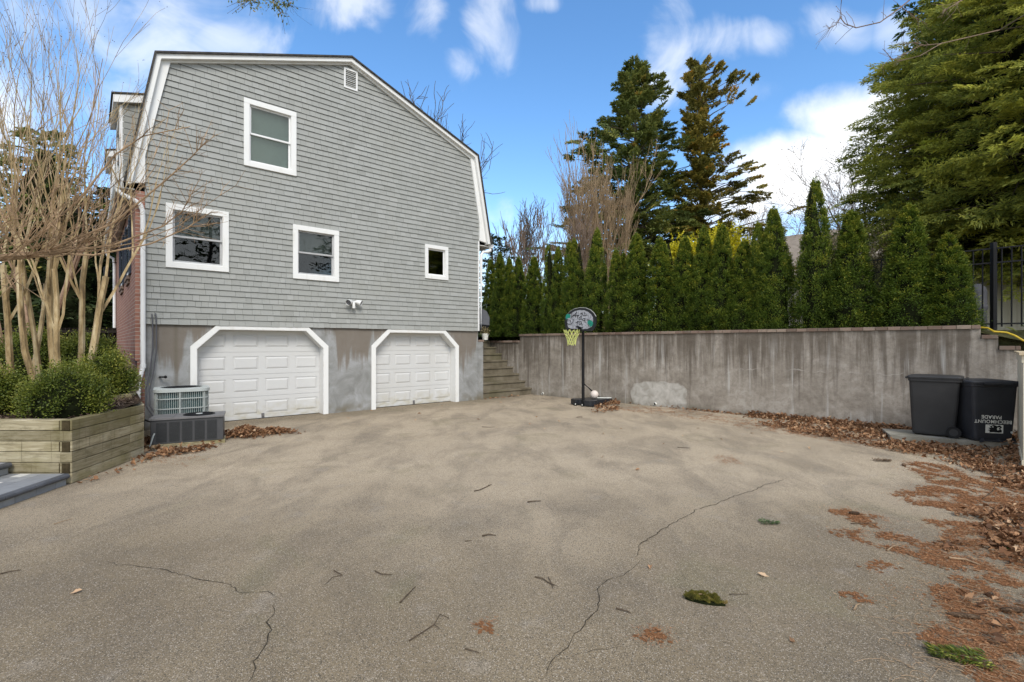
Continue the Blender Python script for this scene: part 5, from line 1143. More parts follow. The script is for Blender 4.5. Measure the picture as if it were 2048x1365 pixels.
def bare(name, label, loc, stems, seed, mat, group=None, tips=None, **kw):
    r = np.random.default_rng(seed); P = dict(wob=.10, up=.06, taper=.62, nc=[0, 3, 3, 3, 3, 3], lo=.35, spread=.6, len=.68, rr=.6, rmin=.004, tips=[]); P.update(kw)
    T = thing(name, label, 'tree', loc, 0, group); w = MB()
    for (p, d, L, rad, dep) in stems: grow(r, w, np.array(p, float), nrmz(np.array(d, float)), L, rad, dep, P)
    part('branches' if len(stems) > 1 else 'trunk_and_branches', w, mat, T)
    if tips is not None and len(P['tips']):
        tp = np.array(P['tips']); k = tips[1]; idx = r.integers(0, len(tp), k); m = MB(); m.cards(tp[idx] + r.normal(size=(k, 3)) * tips[2], nrmz(r.normal(size=(k, 3))), nrmz(r.normal(size=(k, 3))), tips[3], tips[3] * .7, r.random(k)); part(tips[4], m, tips[0], T)['kind'] = 'stuff'
    return T
cr = np.random.default_rng(5)
def stems_cm(n, sp, L, r0, seed, dep=5, bx_=.22):
    r = np.random.default_rng(seed); S = []
    for i in range(n):
        a = i / n * 2 * math.pi + r.normal() * .3; S.append(((bx_ * math.cos(a), bx_ * .7 * math.sin(a), -.1), (sp * math.cos(a) + r.normal() * .03, sp * math.sin(a), 1), L * r.uniform(.88, 1.15), r0 * r.uniform(.8, 1.2), dep))
    return S
cmk = dict(wob=.06, up=.06, taper=.74, nc=[0, 3, 2, 2, 3, 3], lo=.45, spread=.38, len=.70, rr=.62, rmin=.0026)
cg = 'crape myrtles in the shrub bed'
bare('crape_myrtle', 'multi-stemmed bare crape myrtle with smooth tan trunks beside the front boxwood', (-7.05, 7.75, .85), stems_cm(5, .12, 2.25, .050, 1, bx_=.27), 91, M['crape'], cg, tips=(M['chip'], 900, .05, .018, 'seed_pods'), **cmk)
bare('crape_myrtle', 'bare crape myrtle whose trunks lean towards the left picture edge', (-7.85, 7.95, .85), stems_cm(4, .18, 2.2, .048, 2, bx_=.22), 92, M['crape'], cg, tips=(M['chip'], 500, .05, .022, 'seed_pods'), **cmk)
bare('crape_myrtle', 'bare crape myrtle farther back, seen through the front tan trunks', (-9.3, 9.4, 1.0), stems_cm(3, .2, 2.3, .050, 3, 5, .25), 93, M['crape2'], cg, **cmk)
# low weeping tree at the left border: long arcs fanning to the right
def weeping():
    r = np.random.default_rng(17); T = thing('weeping_maple', 'low spreading bare tree at the left border with reddish arching branches', 'tree', (-6.9, 5.1, .75)); w = MB()
    O = np.array([-6.9, 5.1, .75])
    w.tube([np.array(p) - O for p in ((-6.9, 5.1, .6), (-6.85, 5.1, 1.3), (-6.6, 5.1, 2.1), (-6.1, 5.15, 2.52), (-5.6, 5.2, 2.60), (-5.0, 5.25, 2.66), (-4.75, 5.3, 2.72))], [.11, .10, .085, .06, .045, .028, .02], 8)
    for i in range(40):
        f = r.random() ** .8; b = np.array([-6.3 + 1.55 * f, 5.12 + .15 * f, 2.46 + .24 * f]) - O + r.normal(size=3) * .03
        az = r.normal() * .9 + .1; L = r.uniform(.5, 1.5) * (1.0 if r.random() < .3 else .75); upf = r.uniform(.45, 1.5)
        s = np.linspace(0, 1, 8); out = np.array([math.cos(az), math.sin(az) * .8, 0])
        P = b + out * (s * L)[:, None] + np.array([0, 0, 1]) * ((s * .05 + s ** 2.0 * upf) * L)[:, None] + np.cumsum(r.normal(size=(8, 3)) * .012, axis=0)
        w.tube(P, np.linspace(.008, .0025, 8), 4, cap=False)
        for k in range(5):
            j = r.integers(2, 8); d = nrmz(P[j] - P[j - 1]); dd = nrmz(d + r.normal(size=3) * .5 + [0, 0, .2]); l2 = r.uniform(.15, .45); q = P[j] + dd * l2 * .5 + r.normal(size=3) * .01
            w.tube([P[j], q, q + nrmz(dd + r.normal(size=3) * .3 + [0, 0, .2]) * l2 * .5], [.005, .0035, .0022], 3, cap=False)
            if k < 3: w.tube([q, q + nrmz(dd + r.normal(size=3) * .6) * l2 * .4], [.003, .002], 3, cap=False)
    for i in range(26):
        b = np.array([r.uniform(-6.6, -5.1), 5.15, 2.45]) - O; q = b + [r.normal() * .15, r.normal() * .2, -r.uniform(.1, .35)]; w.tube([b, q, q + r.normal(size=3) * .15 + [0, 0, -.1]], [.006, .004, .003], 3, cap=False)
    for (pts) in (((-4.95, 5.25, 2.68), (-4.4, 5.4, 2.78), (-3.9, 5.5, 3.02), (-3.72, 5.55, 3.2), (-3.6, 5.6, 3.5)), ((-5.0, 5.25, 2.68), (-4.3, 5.3, 3.0), (-3.75, 5.3, 3.45), (-3.45, 5.3, 3.72), (-3.28, 5.3, 3.9)), ((-5.3, 5.25, 2.68), (-4.5, 5.3, 2.66), (-3.9, 5.3, 2.78), (-3.5, 5.3, 2.95), (-3.3, 5.3, 3.1)), ((-5.2, 5.2, 2.7), (-4.6, 5.2, 3.2), (-4.2, 5.2, 3.7), (-3.9, 5.2, 3.9), (-3.4, 5.2, 4.0))):
        P = np.array(pts) - O; w.tube(P, np.linspace(.013, .004, 5), 5, cap=False)
        for k in range(26):
            j = r.integers(1, 5); f = r.random(); b = P[j - 1] + (P[j] - P[j - 1]) * f; d = nrmz(nrmz(P[j] - P[j - 1]) + r.normal(size=3) * .6 + [0, 0, .25]); l2 = r.uniform(.1, .4)
            q = b + d * l2; w.tube([b, (b + q) / 2 + r.normal(size=3) * .012, q], [.0045, .0032, .0018], 3, cap=False)
            for kk in range(3): q2 = (b + q) / 2 + (q - b) * r.uniform(-.2, .5); w.tube([q2, q2 + nrmz(d + r.normal(size=3) * .8) * .09], [.0022, .0014], 3, cap=False)
    part('trunk_and_branches', w, M['weep'], T)
weeping()
std = dict(wob=.13, up=.05, taper=.6, nc=[0, 3, 3, 3, 4, 4], lo=.3, spread=.62, len=.66, rr=.6)
bare('bare_tree', 'tall bare grey tree rising behind the right slope of the house roof', (-7.2, 31, 1.9), [((0, 0, 0), (.05, 0, 1), 6.0, .2, 5)], 101, M['bark'], rmin=.016, **{**std, 'nc': [0, 3, 3, 3, 4, 5]})
bare('bare_tree', 'bare tree with forked limbs just left of the taller one behind the roof', (-9.0, 30, 1.9), [((0, 0, 0), (0, 0, 1), 6.2, .18, 5)], 108, M['bark'], rmin=.016, **std)
bare('bare_tree', 'thin bare tree beyond the steps at the right eave of the house', (.2, 38, TZ), [((0, 0, 0), (-.08, 0, 1), 4.4, .12, 5), ((.2, 0, 0), (.15, 0, 1), 4.2, .1, 5), ((.0, 0, 0), (.0, .1, 1), 3.8, .1, 5)], 102, M['bark'], rmin=.016, **{**std, 'up': .12, 'spread': .45})
tn = dict(wob=.07, up=.10, taper=.66, nc=[0, 4, 4, 4, 3, 3], lo=.25, spread=.32, len=.66, rr=.62)
bare('bare_tree', 'dense upright tan bare tree in front of the left cedar', (4.3, 26, TZ), [((.4 * math.cos(k), .4 * math.sin(k), 0), (.22 * math.cos(k * 1.1), .15 * math.sin(k), 1), 3.7 + .25 * (k % 3), .085, 4) for k in range(12)], 103, M['bark2'], rmin=.009, **tn)
bare('bare_tree', 'spreading bare shrub-like tree left of the dense tan one', (2.4, 25, TZ), [((.3 * math.cos(k), .3 * math.sin(k), 0), (.45 * math.cos(k * 1.1) - .15, .25 * math.sin(k), 1), 2.6, .05, 4) for k in range(7)], 104, M['bark3'], rmin=.010, **{**tn, 'nc': [0, 4, 4, 3, 3]})
bare('bare_tree', 'reddish bare tree above the neighbour roof', (17.0, 34, TZ), [((0, 0, 0), (0, 0, 1), 4.4, .16, 5), ((0, 0, 0), (-.4, 0, 1), 4.0, .1, 4)], 105, M['bark3'], rmin=.013, tips=(M['dryleaf'], 1500, .12, .09, 'buds'), **std)
bare('bare_tree', 'bare tree with brown twigs left of the hemlock', (14.6, 20, TZ), [((0, 0, 0), (-.15, 0, 1), 3.8, .13, 5), ((0, 0, 0), (-.45, 0, .9), 3.4, .09, 5)], 106, M['bark3'], rmin=.008, tips=(M['dryleaf'], 1500, .10, .05, 'buds'), **std)
shrub('tan_shrub', 'tan twiggy shrub between the double-tipped and the tallest arborvitae', 'shrub', (9.7, 14.8, 2.0), .9, .8, 2.0, M['tan'], 43, 6000, .06, core='soil')
shrub('tan_shrub', 'loose tan-green shrub right of the tallest arborvitae', 'shrub', (11.0, 13.9, 2.0), 1.1, .8, 2.1, M['tan'], 44, 6000, .06, core='soil')
# overhanging limbs entering at the top border (each a tree standing outside the picture)
def reach(name, label, root, limb, sub, seed, mat, extra=None):
    r = np.random.default_rng(seed); T = thing(name, label, 'tree', root); O = np.array(root); w = MB()
    w.tube([np.array(p) - O for p, _ in limb], [q for _, q in limb], 8)
    for pts, r0 in sub:
        P = np.array(pts, float) - O; n = len(P); w.tube(P, np.linspace(r0, r0 * .4, n), 5, cap=False)
        for k in range(14):
            j = r.integers(1, n); b = P[j - 1] + (P[j] - P[j - 1]) * r.random(); d = nrmz(nrmz(P[j] - P[j - 1]) + r.normal(size=3) * .8); l2 = r.uniform(.06, .32)
            q = b + d * l2; w.tube([b, (b + q) / 2 + r.normal(size=3) * .015, q], [r0 * .4, r0 * .3, r0 * .2], 3, cap=False); w.sphere(q, r0 * .55, 5, 4)
    part('trunk_and_branches', w, mat, T)
    if extra: extra(T, r, O)
def at(u, v, Y): return ((u - 1024) / FPX * Y, Y, CAM_H + (689 - v) / FPX * Y)
reach('bare_tree', 'bare tree outside the picture whose thin branches hang into the top right sky', (11.2, 4.2, 1.5), [((11.2, 4.2, 1.5), .24), ((10.9, 4.5, 5), .2), ((9.9, 5.1, 7.9), .11), ((7.6, 6, 8.9), .05), ((6, 6.3, 8.3), .02)],
      [([(6.0, 6.3, 8.3), at(1860, -60, 6.4), at(1820, 0, 6.3), at(1795, 20, 6.2), at(1760, 45, 6.2), at(1712, 56, 6.2), at(1690, 48, 6.2), at(1680, 35, 6.2), at(1683, 0, 6.2), at(1685, -30, 6.2)], .010),
       ([at(1682, 34, 6.2), at(1672, 50, 6.2), at(1657, 58, 6.2)], .007), ([at(1800, 12, 6.3), at(1825, 32, 6.3), at(1855, 50, 6.3)], .006), ([at(1925, 0, 6.3), at(1900, 15, 6.3), at(1884, 23, 6.3)], .008),
       ([(9.9, 5.1, 7.9), at(2000, 60, 9.5), at(1880, 88, 9.3), at(1840, 92, 9.2), at(1810, 108, 9.1), at(1785, 120, 9.1), at(1775, 108, 9.1), at(1765, 98, 9.1)], .011), ([at(1885, 86, 9.2), at(1840, 112, 9.1), at(1800, 122, 9.1), at(1780, 118, 9.1), at(1760, 138, 9.1)], .008), ([at(1850, 92, 9.2), at(1830, 85, 9.1), at(1795, 90, 9.1)], .009)], 111, M['bark3'])
def leafy(T, r, O):
    C = []
    for u, v in ((478, 4), (495, 2), (510, 6), (520, 3), (545, 5), (552, 12), (562, 25), (570, 10), (580, 8), (560, 2), (505, 9)): C += [np.array(at(u, v, 5.2)) - O + r.normal(size=3) * np.array([.035, .05, .03]) for _ in range(26)]
    C = np.array(C); n = len(C); m = MB(); m.cards(C, nrmz(r.normal(size=(n, 3)) + [0, 0, -.6]), r.normal(size=(n, 3)), .035, .016, r.random(n)); part('leaves', m, M['cedar'], T)
reach('overhanging_tree', 'tree outside the picture whose leafy sprigs hang at the top edge above the roof', (-5.5, -3.5, 0), [((-5.5, -3.5, 0), .25), ((-5.3, -3, 4), .2), ((-4.4, -.5, 6.5), .12), ((-3.2, 3, 6.6), .06), ((-2.7, 5.1, 5.9), .02)],
      [([(-2.7, 5.1, 5.9), at(520, -20, 5.2), at(505, 0, 5.2), at(485, 2, 5.2)], .007), ([(-2.7, 5.1, 5.9), at(560, -20, 5.2), at(555, 10, 5.2), at(562, 28, 5.2)], .006), ([at(560, -10, 5.2), at(575, 2, 5.2), at(580, 12, 5.2)], .004)], 112, M['bark'], leafy)
# street-side trees behind the camera: what the windows mirror
for x, y, h, s_ in ((17.5, 1.0, 12, 201), (15.0, -7.5, 13, 202)):
    conifer('dark_evergreen', ['evergreen outside the picture to the right of the driveway', 'evergreen outside the picture behind the photographer'][s_ - 201], (x, y, 0), h, .6, lambda q, a: 3.6 * (1 - q) ** .8 + .2, 60, M['dark'], s_, .0, .2, (.5, .2), 1.2, .5, tr=.25)
# far woods
def woods():
    r = np.random.default_rng(8); m = MB(); n = 16000; a = r.uniform(-1.25, 1.2, n); Y = r.uniform(48, 62, n); X = a * Y; z = 2 + np.abs(r.normal(size=n)) * 2.3 * (1 + .5 * np.sin(X * .35) + .3 * np.sin(X * 1.1)) 
    P = np.stack([X, Y, z], -1); m.cards(P, nrmz(r.normal(size=(n, 3)) + [0, 0, 1]), nrmz(r.normal(size=(n, 3)) + [0, -1, 0]), .9, .35, r.random(n)); solo('distant_woods', m, M['dark'], 'hazy line of far trees beyond the garden', 'woods', kind='stuff')
woods()
# strappy plant by the stepped wall end
def strappy():
    r = np.random.default_rng(12); T = thing('leafy_plant', 'green and cream leafed plant growing above the stepped wall end', 'plant', (9.55, 8.75, 1.62)); m = MB(); n = 160; a = r.random(n) * 6.28
    d = nrmz(np.stack([np.cos(a), np.sin(a), r.uniform(.1, 1.2, n)], -1)); P = r.normal(size=(n, 3)) * .12 + [0, 0, .28]; m.cards(P, d, nrmz(r.normal(size=(n, 3)) * .3 + [0, 0, 1]), .22, .045, r.random(n), bend=.1); part('leaves', m, M['box'], T)
    m = MB(); m.tube([(0, 0, 0), (0, 0, .3)], .02, 5); part('stem', m, M['bark'], T)
strappy()
# ================================================================== LITTER
def pip(P, poly):
    x, y = P[:, 0], P[:, 1]; ins = np.zeros(len(P), bool); n = len(poly)
    for i in range(n):
        x0, y0 = poly[i]; x1, y1 = poly[(i + 1) % n]
        c = ((y0 > y) != (y1 > y)) & (x < (x1 - x0) * (y - y0) / (y1 - y0 + 1e-12) + x0); ins ^= c
    return ins
def gp(px): return [G(*p)[:2] for p in px]
def area(poly):
    a = np.array(poly); return .5 * abs(np.dot(a[:, 0], np.roll(a[:, 1], 1)) - np.dot(a[:, 1], np.roll(a[:, 0], 1)))
def samp(poly, dens, r, nf=5.0, thr=.0):
    a = np.array(poly); lo, hi = a.min(0) - .05, a.max(0) + .05; n = int((hi[0] - lo[0]) * (hi[1] - lo[1]) * dens)
    P = r.random((n, 2)) * (hi - lo) + lo
    J = P + r.normal(size=P.shape) * .035
    P = P[pip(J, poly)]
    if thr is not None and len(P):
        nz = np.array([mnoise.noise(Vector((p[0] * nf, p[1] * nf, 1.3))) + .5 * mnoise.noise(Vector((p[0] * nf * 3, p[1] * nf * 3, 4))) for p in P]); P = P[nz + r.normal(size=len(P)) * .12 > thr]
    return P
rl = np.random.default_rng(55)
NP = [([(1805, 924), (1870, 926), (1930, 948), (2000, 958), (2060, 975), (2060, 1004), (1960, 1000), (1880, 978)], 7000, -.15), ([(1786, 990), (1830, 978), (1880, 972), (1990, 998), (2060, 1003), (2060, 1040), (1960, 1032), (1890, 1020), (1830, 1010)], 8500, -.3),
      ([(1650, 1019), (1700, 1018), (1770, 1038), (1785, 1060), (1700, 1044)], 9000, -.2), ([(1840, 1036), (1900, 1043), (1990, 1052), (2060, 1070), (2060, 1115), (1960, 1103), (1870, 1096), (1897, 1080), (1890, 1058)], 9500, -.35),
      ([(1655, 1066), (1720, 1060), (1790, 1068), (1870, 1093), (1960, 1100), (2060, 1110), (2060, 1185), (1960, 1152), (1850, 1126), (1760, 1094)], 8000, -.1), ([(1712, 1128), (1760, 1124), (1822, 1148), (1760, 1142)], 6000, .05),
      ([(1862, 1170), (1900, 1172), (1980, 1198), (2060, 1212), (2060, 1400), (1985, 1400), (1930, 1320), (1840, 1278), (1900, 1240)], 13000, -.4), ([(1685, 1188), (1730, 1183), (1750, 1212), (1690, 1212)], 7000, .05), ([(1272, 1265), (1300, 1257), (1330, 1258), (1344, 1275), (1300, 1288), (1280, 1288)], 15000, -.2), ([(948, 1250), (965, 1240), (985, 1245), (975, 1266), (955, 1264)], 9000, .0),
      ([(1200, 816), (1330, 814), (1500, 841), (1570, 856), (1660, 868), (1700, 885), (1600, 874), (1480, 855), (1330, 832)], 1500, .05), ([(1430, 913), (1460, 911), (1485, 930), (1440, 928)], 3000, .0), ([(1500, 850), (1620, 850), (1800, 890), (1900, 905), (1830, 912), (1640, 878)], 3200, -.05), ([(1900, 1150), (2060, 1150), (2060, 1230), (1940, 1180)], 5000, -.1), ([(1780, 1200), (1900, 1210), (1960, 1300), (1860, 1300)], 1500, .15), ([(1730, 1130), (1870, 1160), (1940, 1250), (1790, 1230)], 900, .1), ([(320, 905), (430, 912), (390, 935), (300, 925)], 1500, .1)]
m = MB(); mat_ = MB()
for px, dn, th in NP:
    poly = gp(px); P = samp(poly, dn, rl, 6.0, th)
    if len(P) > 50: sc_ = .05 * P[:, 1:2] ** .5; H_ = P[rl.integers(0, len(P), len(P) // 7)]; H_ = H_ + rl.normal(size=H_.shape) * .05 * np.sqrt(H_[:, 1:2]); P = np.vstack([P, H_[H_[:, 0] < 8.2]])
    n = len(P)
    if not n: continue
    dist = P[:, 1]; L = np.clip(.016 + .002 * dist, .018, .05) * rl.uniform(.6, 1.3, n); W = np.clip(.0013 + .00035 * dist, .0016, .005)
    a = rl.random(n) * 6.28; d = np.stack([np.cos(a), np.sin(a), rl.normal(size=n) * .18], -1)
    z = .004 + np.abs(rl.normal(size=n)) * .006
    m.cards(np.column_stack([P, z]), d, np.tile([0, 0, 1.], (n, 1)) + rl.normal(size=(n, 3)) * .4, L, W * 1.6, np.clip(rl.normal(.5, .2, n), 0, 1))
    # matted base under the denser drifts
    if dn >= 5000:
        c = .018; A = np.array(poly); lo, hi = A.min(0), A.max(0); gx, gy = np.meshgrid(np.arange(lo[0], hi[0], c), np.arange(lo[1], hi[1], c)); Q = np.column_stack([gx.ravel(), gy.ravel()]); Q = Q + rl.normal(size=Q.shape) * c * .3
        Q = Q[pip(Q + rl.normal(size=Q.shape) * .03, poly)]
        if len(Q):
            nz = np.array([mnoise.noise(Vector((p[0] * 6, p[1] * 6, 1.3))) + .5 * mnoise.noise(Vector((p[0] * 18, p[1] * 18, 4))) for p in Q]); Q = Q[nz + rl.normal(size=len(Q)) * .1 > th + .22]
            k = len(Q); a = rl.random(k) * 6.28; mat_.cards(np.column_stack([Q, np.full(k, .0025) + rl.random(k) * .001]), np.stack([np.cos(a), np.sin(a), np.zeros(k)], -1), np.tile([0, 0, 1.], (k, 1)), .04, .03, rl.random(k))
solo('pine_needles', m, M['needle'], 'rust-coloured pine needles drifted over the right side of the driveway', 'pine needles', kind='stuff')
solo('matted_needles', mat_, M['nmat'], 'flattened brown needle mat under the loose needles', 'pine needles', kind='stuff')
# leaves
def leaf_unit(r):
    lob = [(0, 0), (.16, .10), (.30, .05), (.36, .24), (.52, .10), (.60, .26), (.74, .09), (1, 0)]
    pts = [(x, y) for x, y in lob] + [(x, -y) for x, y in lob[-2:0:-1]]
    return np.array(pts)
LU = leaf_unit(None)
def leaves(m, P, z, size, r, curl=.5, tilt=.5, tint=None):
    n = len(P); k = len(LU)
    a = r.random(n) * 6.28; sz = size * r.uniform(.6, 1.25, n); cu = r.normal(size=n) * curl
    X = LU[None, :, 0] * sz[:, None]; Y = LU[None, :, 1] * sz[:, None] * r.uniform(.8, 1.3, n)[:, None]
    Z = (cu[:, None] * ((LU[None, :, 0] - .5) ** 2) + np.abs(r.normal(size=n))[:, None] * curl * 3 * LU[None, :, 1] ** 2) * sz[:, None]
    tx = r.normal(size=n) * tilt; ty = r.normal(size=n) * tilt
    Z = Z + X * tx[:, None] * .7 + Y * ty[:, None]; Z = Z - np.minimum(0, Z.min(1))[:, None] * 1
    c, s = np.cos(a)[:, None], np.sin(a)[:, None]
    V = np.stack([P[:, 0:1] + X * c - Y * s, P[:, 1:2] + X * s + Y * c, z[:, None] + Z], -1)
    # two fans sharing the midrib
    b = np.arange(n)[:, None] * k
    tri = [(0, 1, 2), (0, 2, 3), (0, 3, 4), (0, 4, 5), (0, 5, 6), (0, 6, 7)]; tri += [(0, 7, 8), (0, 8, 9), (0, 9, 10), (0, 10, 11), (0, 11, 12), (0, 12, 13)]
    F = np.concatenate([b + np.array(t)[None, :] for t in tri], 0)
    t = np.clip(r.normal(.5, .24, n), 0, 1) if tint is None else np.full(n, tint)
    m.add(V.reshape(-1, 3), F, np.tile(t, len(tri)))
lm = MB()
LP = [([(288, 893), (305, 896), (330, 902), (420, 893), (436, 888), (415, 903), (355, 912), (292, 922)], 420, .05, .0), ([(270, 905), (300, 895), (300, 935), (255, 948)], 90, .02, .0), ([(1500, 846), (1640, 852), (1785, 868), (1785, 905), (1700, 884), (1600, 870)], 260, .05, -.1), ([(1760, 880), (1900, 900), (2050, 915), (2060, 965), (1960, 950), (1890, 925), (1820, 915)], 340, .05, -.2),
      ([(1935, 925), (2060, 940), (2060, 985), (2000, 975)], 300, .03, -.2), ([(1960, 1030), (2060, 1015), (2060, 1150), (2010, 1110), (1950, 1060), (1890, 1025)], 420, .03, -.25), ([(1870, 1085), (2060, 1110), (2060, 1180), (1930, 1130)], 130, .02, .0), ([(1200, 805), (1240, 802), (1235, 822), (1185, 828)], 260, .06, -.1), ([(1900, 1180), (2060, 1190), (2060, 1350), (1990, 1300)], 90, .02, .1), ([(2010, 885), (2040, 870), (2045, 930), (2010, 905)], 400, .12, -.5), ([(150, 968), (240, 935), (290, 915), (290, 922), (245, 945), (160, 975)], 60, .01, 0)]
for px, dn, zz, th in LP:
    P = samp(gp(px), dn * 2.8, rl, 2.5, th)
    if len(P): leaves(lm, P, .004 + np.abs(rl.normal(size=len(P))) * zz * .6, .066, rl, curl=.8)
# windrow along the retaining wall foot and behind the bins
for l0, l1, w_, dn, hz in ((7.6, 9.6, .28, 700, .12), (9.4, 11.9, .55, 600, .10), (5.6, 7.8, .10, 200, .03), (10.9, 12.3, 1.2, 500, .14), (3.0, 5.6, .05, 60, .01)):
    n = int((l1 - l0) * w_ * dn * 3); L = rl.uniform(l0, l1, n); o = -np.abs(rl.normal(size=n)) * w_ * .6 - .01
    P = W0 + WD * L[:, None] + WN_ * o[:, None]; h = hz * np.clip(1 + o / w_, 0, 1); leaves(lm, P, .003 + rl.random(n) * h, .064, rl, curl=.8)
# heap between the low air conditioner and the garage door
hc = np.array([-4.62, 9.28])
for cx, cy, sx, sy, hh, n in ((-4.95, 9.15, .35, .26, .17, 1000), (-4.55, 9.42, .32, .20, .09, 520), (-6.15, 8.2, .22, .30, .12, 420), (-5.95, 8.75, .5, .25, .10, 400)):
    a = rl.normal(size=(n, 2)) * .55; P = np.array([cx, cy]) + a * [sx, sy]; h = hh * np.exp(-(a ** 2).sum(1) * 1.2); leaves(lm, P, .003 + rl.random(n) ** .6 * h, .068, rl, curl=.8)
# leaves by the step foot and slab
P = samp([hw(4.8, -.1)[:2], hw(6.2, -.1)[:2], hw(6.2, .1)[:2], hw(4.8, .1)[:2]], 90, rl, 3, None); leaves(lm, P, np.full(len(P), .004), .07, rl)
solo('leaf_litter', lm, M['dryleaf'], 'drifts of curled brown oak leaves along the walls and right border', 'leaf litter', kind='stuff')
# bark mulch chips and leaves in the bed
cm = MB(); n = 9000; P = np.column_stack([rl.uniform(-8.2, -5.45, n), rl.uniform(6.15, 9.2, n)]); xr = np.where(P[:, 1] < 7.5, -5.52 - .12 * (P[:, 1] - 6.06), -5.70 - (P[:, 1] - 7.5) * .885); P = P[P[:, 0] < xr]; n = len(P)
zz = .725 + .16 * np.clip((P[:, 1] - 6.06) / 2, 0, 1) + .35 * np.clip((P[:, 1] - 8) / 4, 0, 1)
cm.cards(np.column_stack([P, zz]), rl.normal(size=(n, 3)) * [1, 1, .3], np.tile([0, 0, 1.], (n, 1)) + rl.normal(size=(n, 3)) * .4, rl.uniform(.02, .06, n), rl.uniform(.012, .03, n), rl.random(n) ** 1.3)
solo('bark_mulch', cm, M['chip'], 'brown bark mulch chips spread under the boxwoods', 'mulch', kind='stuff')
# tangled thin stems in the right-hand litter
st = MB(); 
for i in range(240):
    u, v = rl.uniform(1780, 2060), rl.uniform(1060, 1370)
    if u < 1850 and v < 1180 and rl.random() < .5: continue
    p = np.array(G(u, v)); a = rl.normal() * .7 + 2.6; L = rl.uniform(.05, .24); k = rl.normal() * 2.5; s = np.linspace(0, 1, 7)
    ang = a + k * s; pts = p + np.column_stack([np.cumsum(np.cos(ang)) * L / 7, np.cumsum(np.sin(ang)) * L / 7, .008 + .012 * np.sin(s * 3.1) * rl.random()]); st.tube(pts, np.linspace(.0018, .0009, 7), 4, cap=False)
solo('fallen_stems', st, M['twigl'], 'tangle of thin curled tan stems over the needles at the lower right', 'stems', kind='stuff')
# ---- single things lying on the asphalt
def twig(label, px, r0, forks=(), mat='twig', grp='twigs on the open driveway'):
    pts = [np.array(G(*p, )) + [0, 0, r0 + .002 + .004 * (i % 2)] for i, p in enumerate(px)]; O = pts[0] * [1, 1, 0]
    m = MB(); m.tube([p - O for p in pts], np.linspace(r0, r0 * .5, len(pts)), 6)
    for f in forks: fp = [np.array(G(*p)) + [0, 0, r0 + .004] - O for p in f]; m.tube(fp, np.linspace(r0 * .6, r0 * .3, len(fp)), 5)
    solo('fallen_twig', m, M[mat], label, 'twig', grp, loc=tuple(O))
twig('curved dark twig with a hooked tip, left of centre on the driveway', [(948, 984), (960, 982), (978, 973), (983, 971)], .006, [[(976, 974), (979, 970)]])
twig('short straight dark twig right of the hooked one', [(1055, 1006), (1070, 1005), (1082, 1004)], .008)
twig('small dark twig below the short straight one', [(964, 1074), (978, 1072), (992, 1073)], .007)
twig('tiny twig left of the small dark one', [(930, 1084), (945, 1083)], .004)
twig('bent dark twig on the left-centre asphalt', [(750, 1144), (762, 1151), (784, 1152)], .005)
twig('slanting twig below the bent one', [(800, 1208), (812, 1196), (831, 1176)], .006)
twig('longer pale slanting twig with a fork near the bottom edge', [(818, 1284), (845, 1268), (868, 1252), (880, 1232), (898, 1238)], .004, [[(868, 1252), (880, 1260)]])
twig('forked dark twig in the centre foreground', [(1070, 1156), (1085, 1160), (1098, 1168), (1108, 1174)], .005, [[(1096, 1156), (1104, 1172), (1106, 1180)], [(1098, 1168), (1115, 1175)]])
twig('twig shaped like an arrow on the left-centre asphalt', [(668, 1143), (685, 1154)], .005, [[(684, 1153), (665, 1157), (650, 1172)]])
twig('short twig right of the asphalt crack end', [(1232, 1219), (1255, 1226), (1262, 1229)], .005)
twig('dark twig stub near the bottom centre', [(930, 1300), (945, 1305), (958, 1308)], .004)
twig('long thin straight twig at the left picture border', [(0, 1150), (20, 1146), (42, 1142)], .005)
twig('pale straight twig on the left asphalt', [(108, 1050), (125, 1045), (145, 1039)], .004, mat='twigl')
twig('thin stalk touching the moss clump', [(1458, 1190), (1475, 1191), (1495, 1190)], .003)
twig('thin dark twig lying across the small needle patch', [(1702, 1049), (1730, 1049), (1755, 1048)], .005)
twig('pale curved stem in the middle of the needle drift', [(1775, 1103), (1785, 1096), (1805, 1090)], .006, mat='twigl')
twig('short pale bent twig on the sparse needles', [(1708, 1222), (1713, 1214), (1720, 1210)], .006, mat='twigl')
twig('long twig above the needle drift at right', [(1965, 1000), (1985, 985), (1990, 976)], .006)
twig('thick pale stick in the leafy right drift', [(1898, 1119), (1930, 1123), (1960, 1133)], .010, mat='twigl')
twig('dark twig near the retaining wall below the patch', [(1355, 896), (1380, 898)], .006)
twig('faint twig across the upper middle asphalt', [(964, 855), (978, 856), (990, 855)], .006)
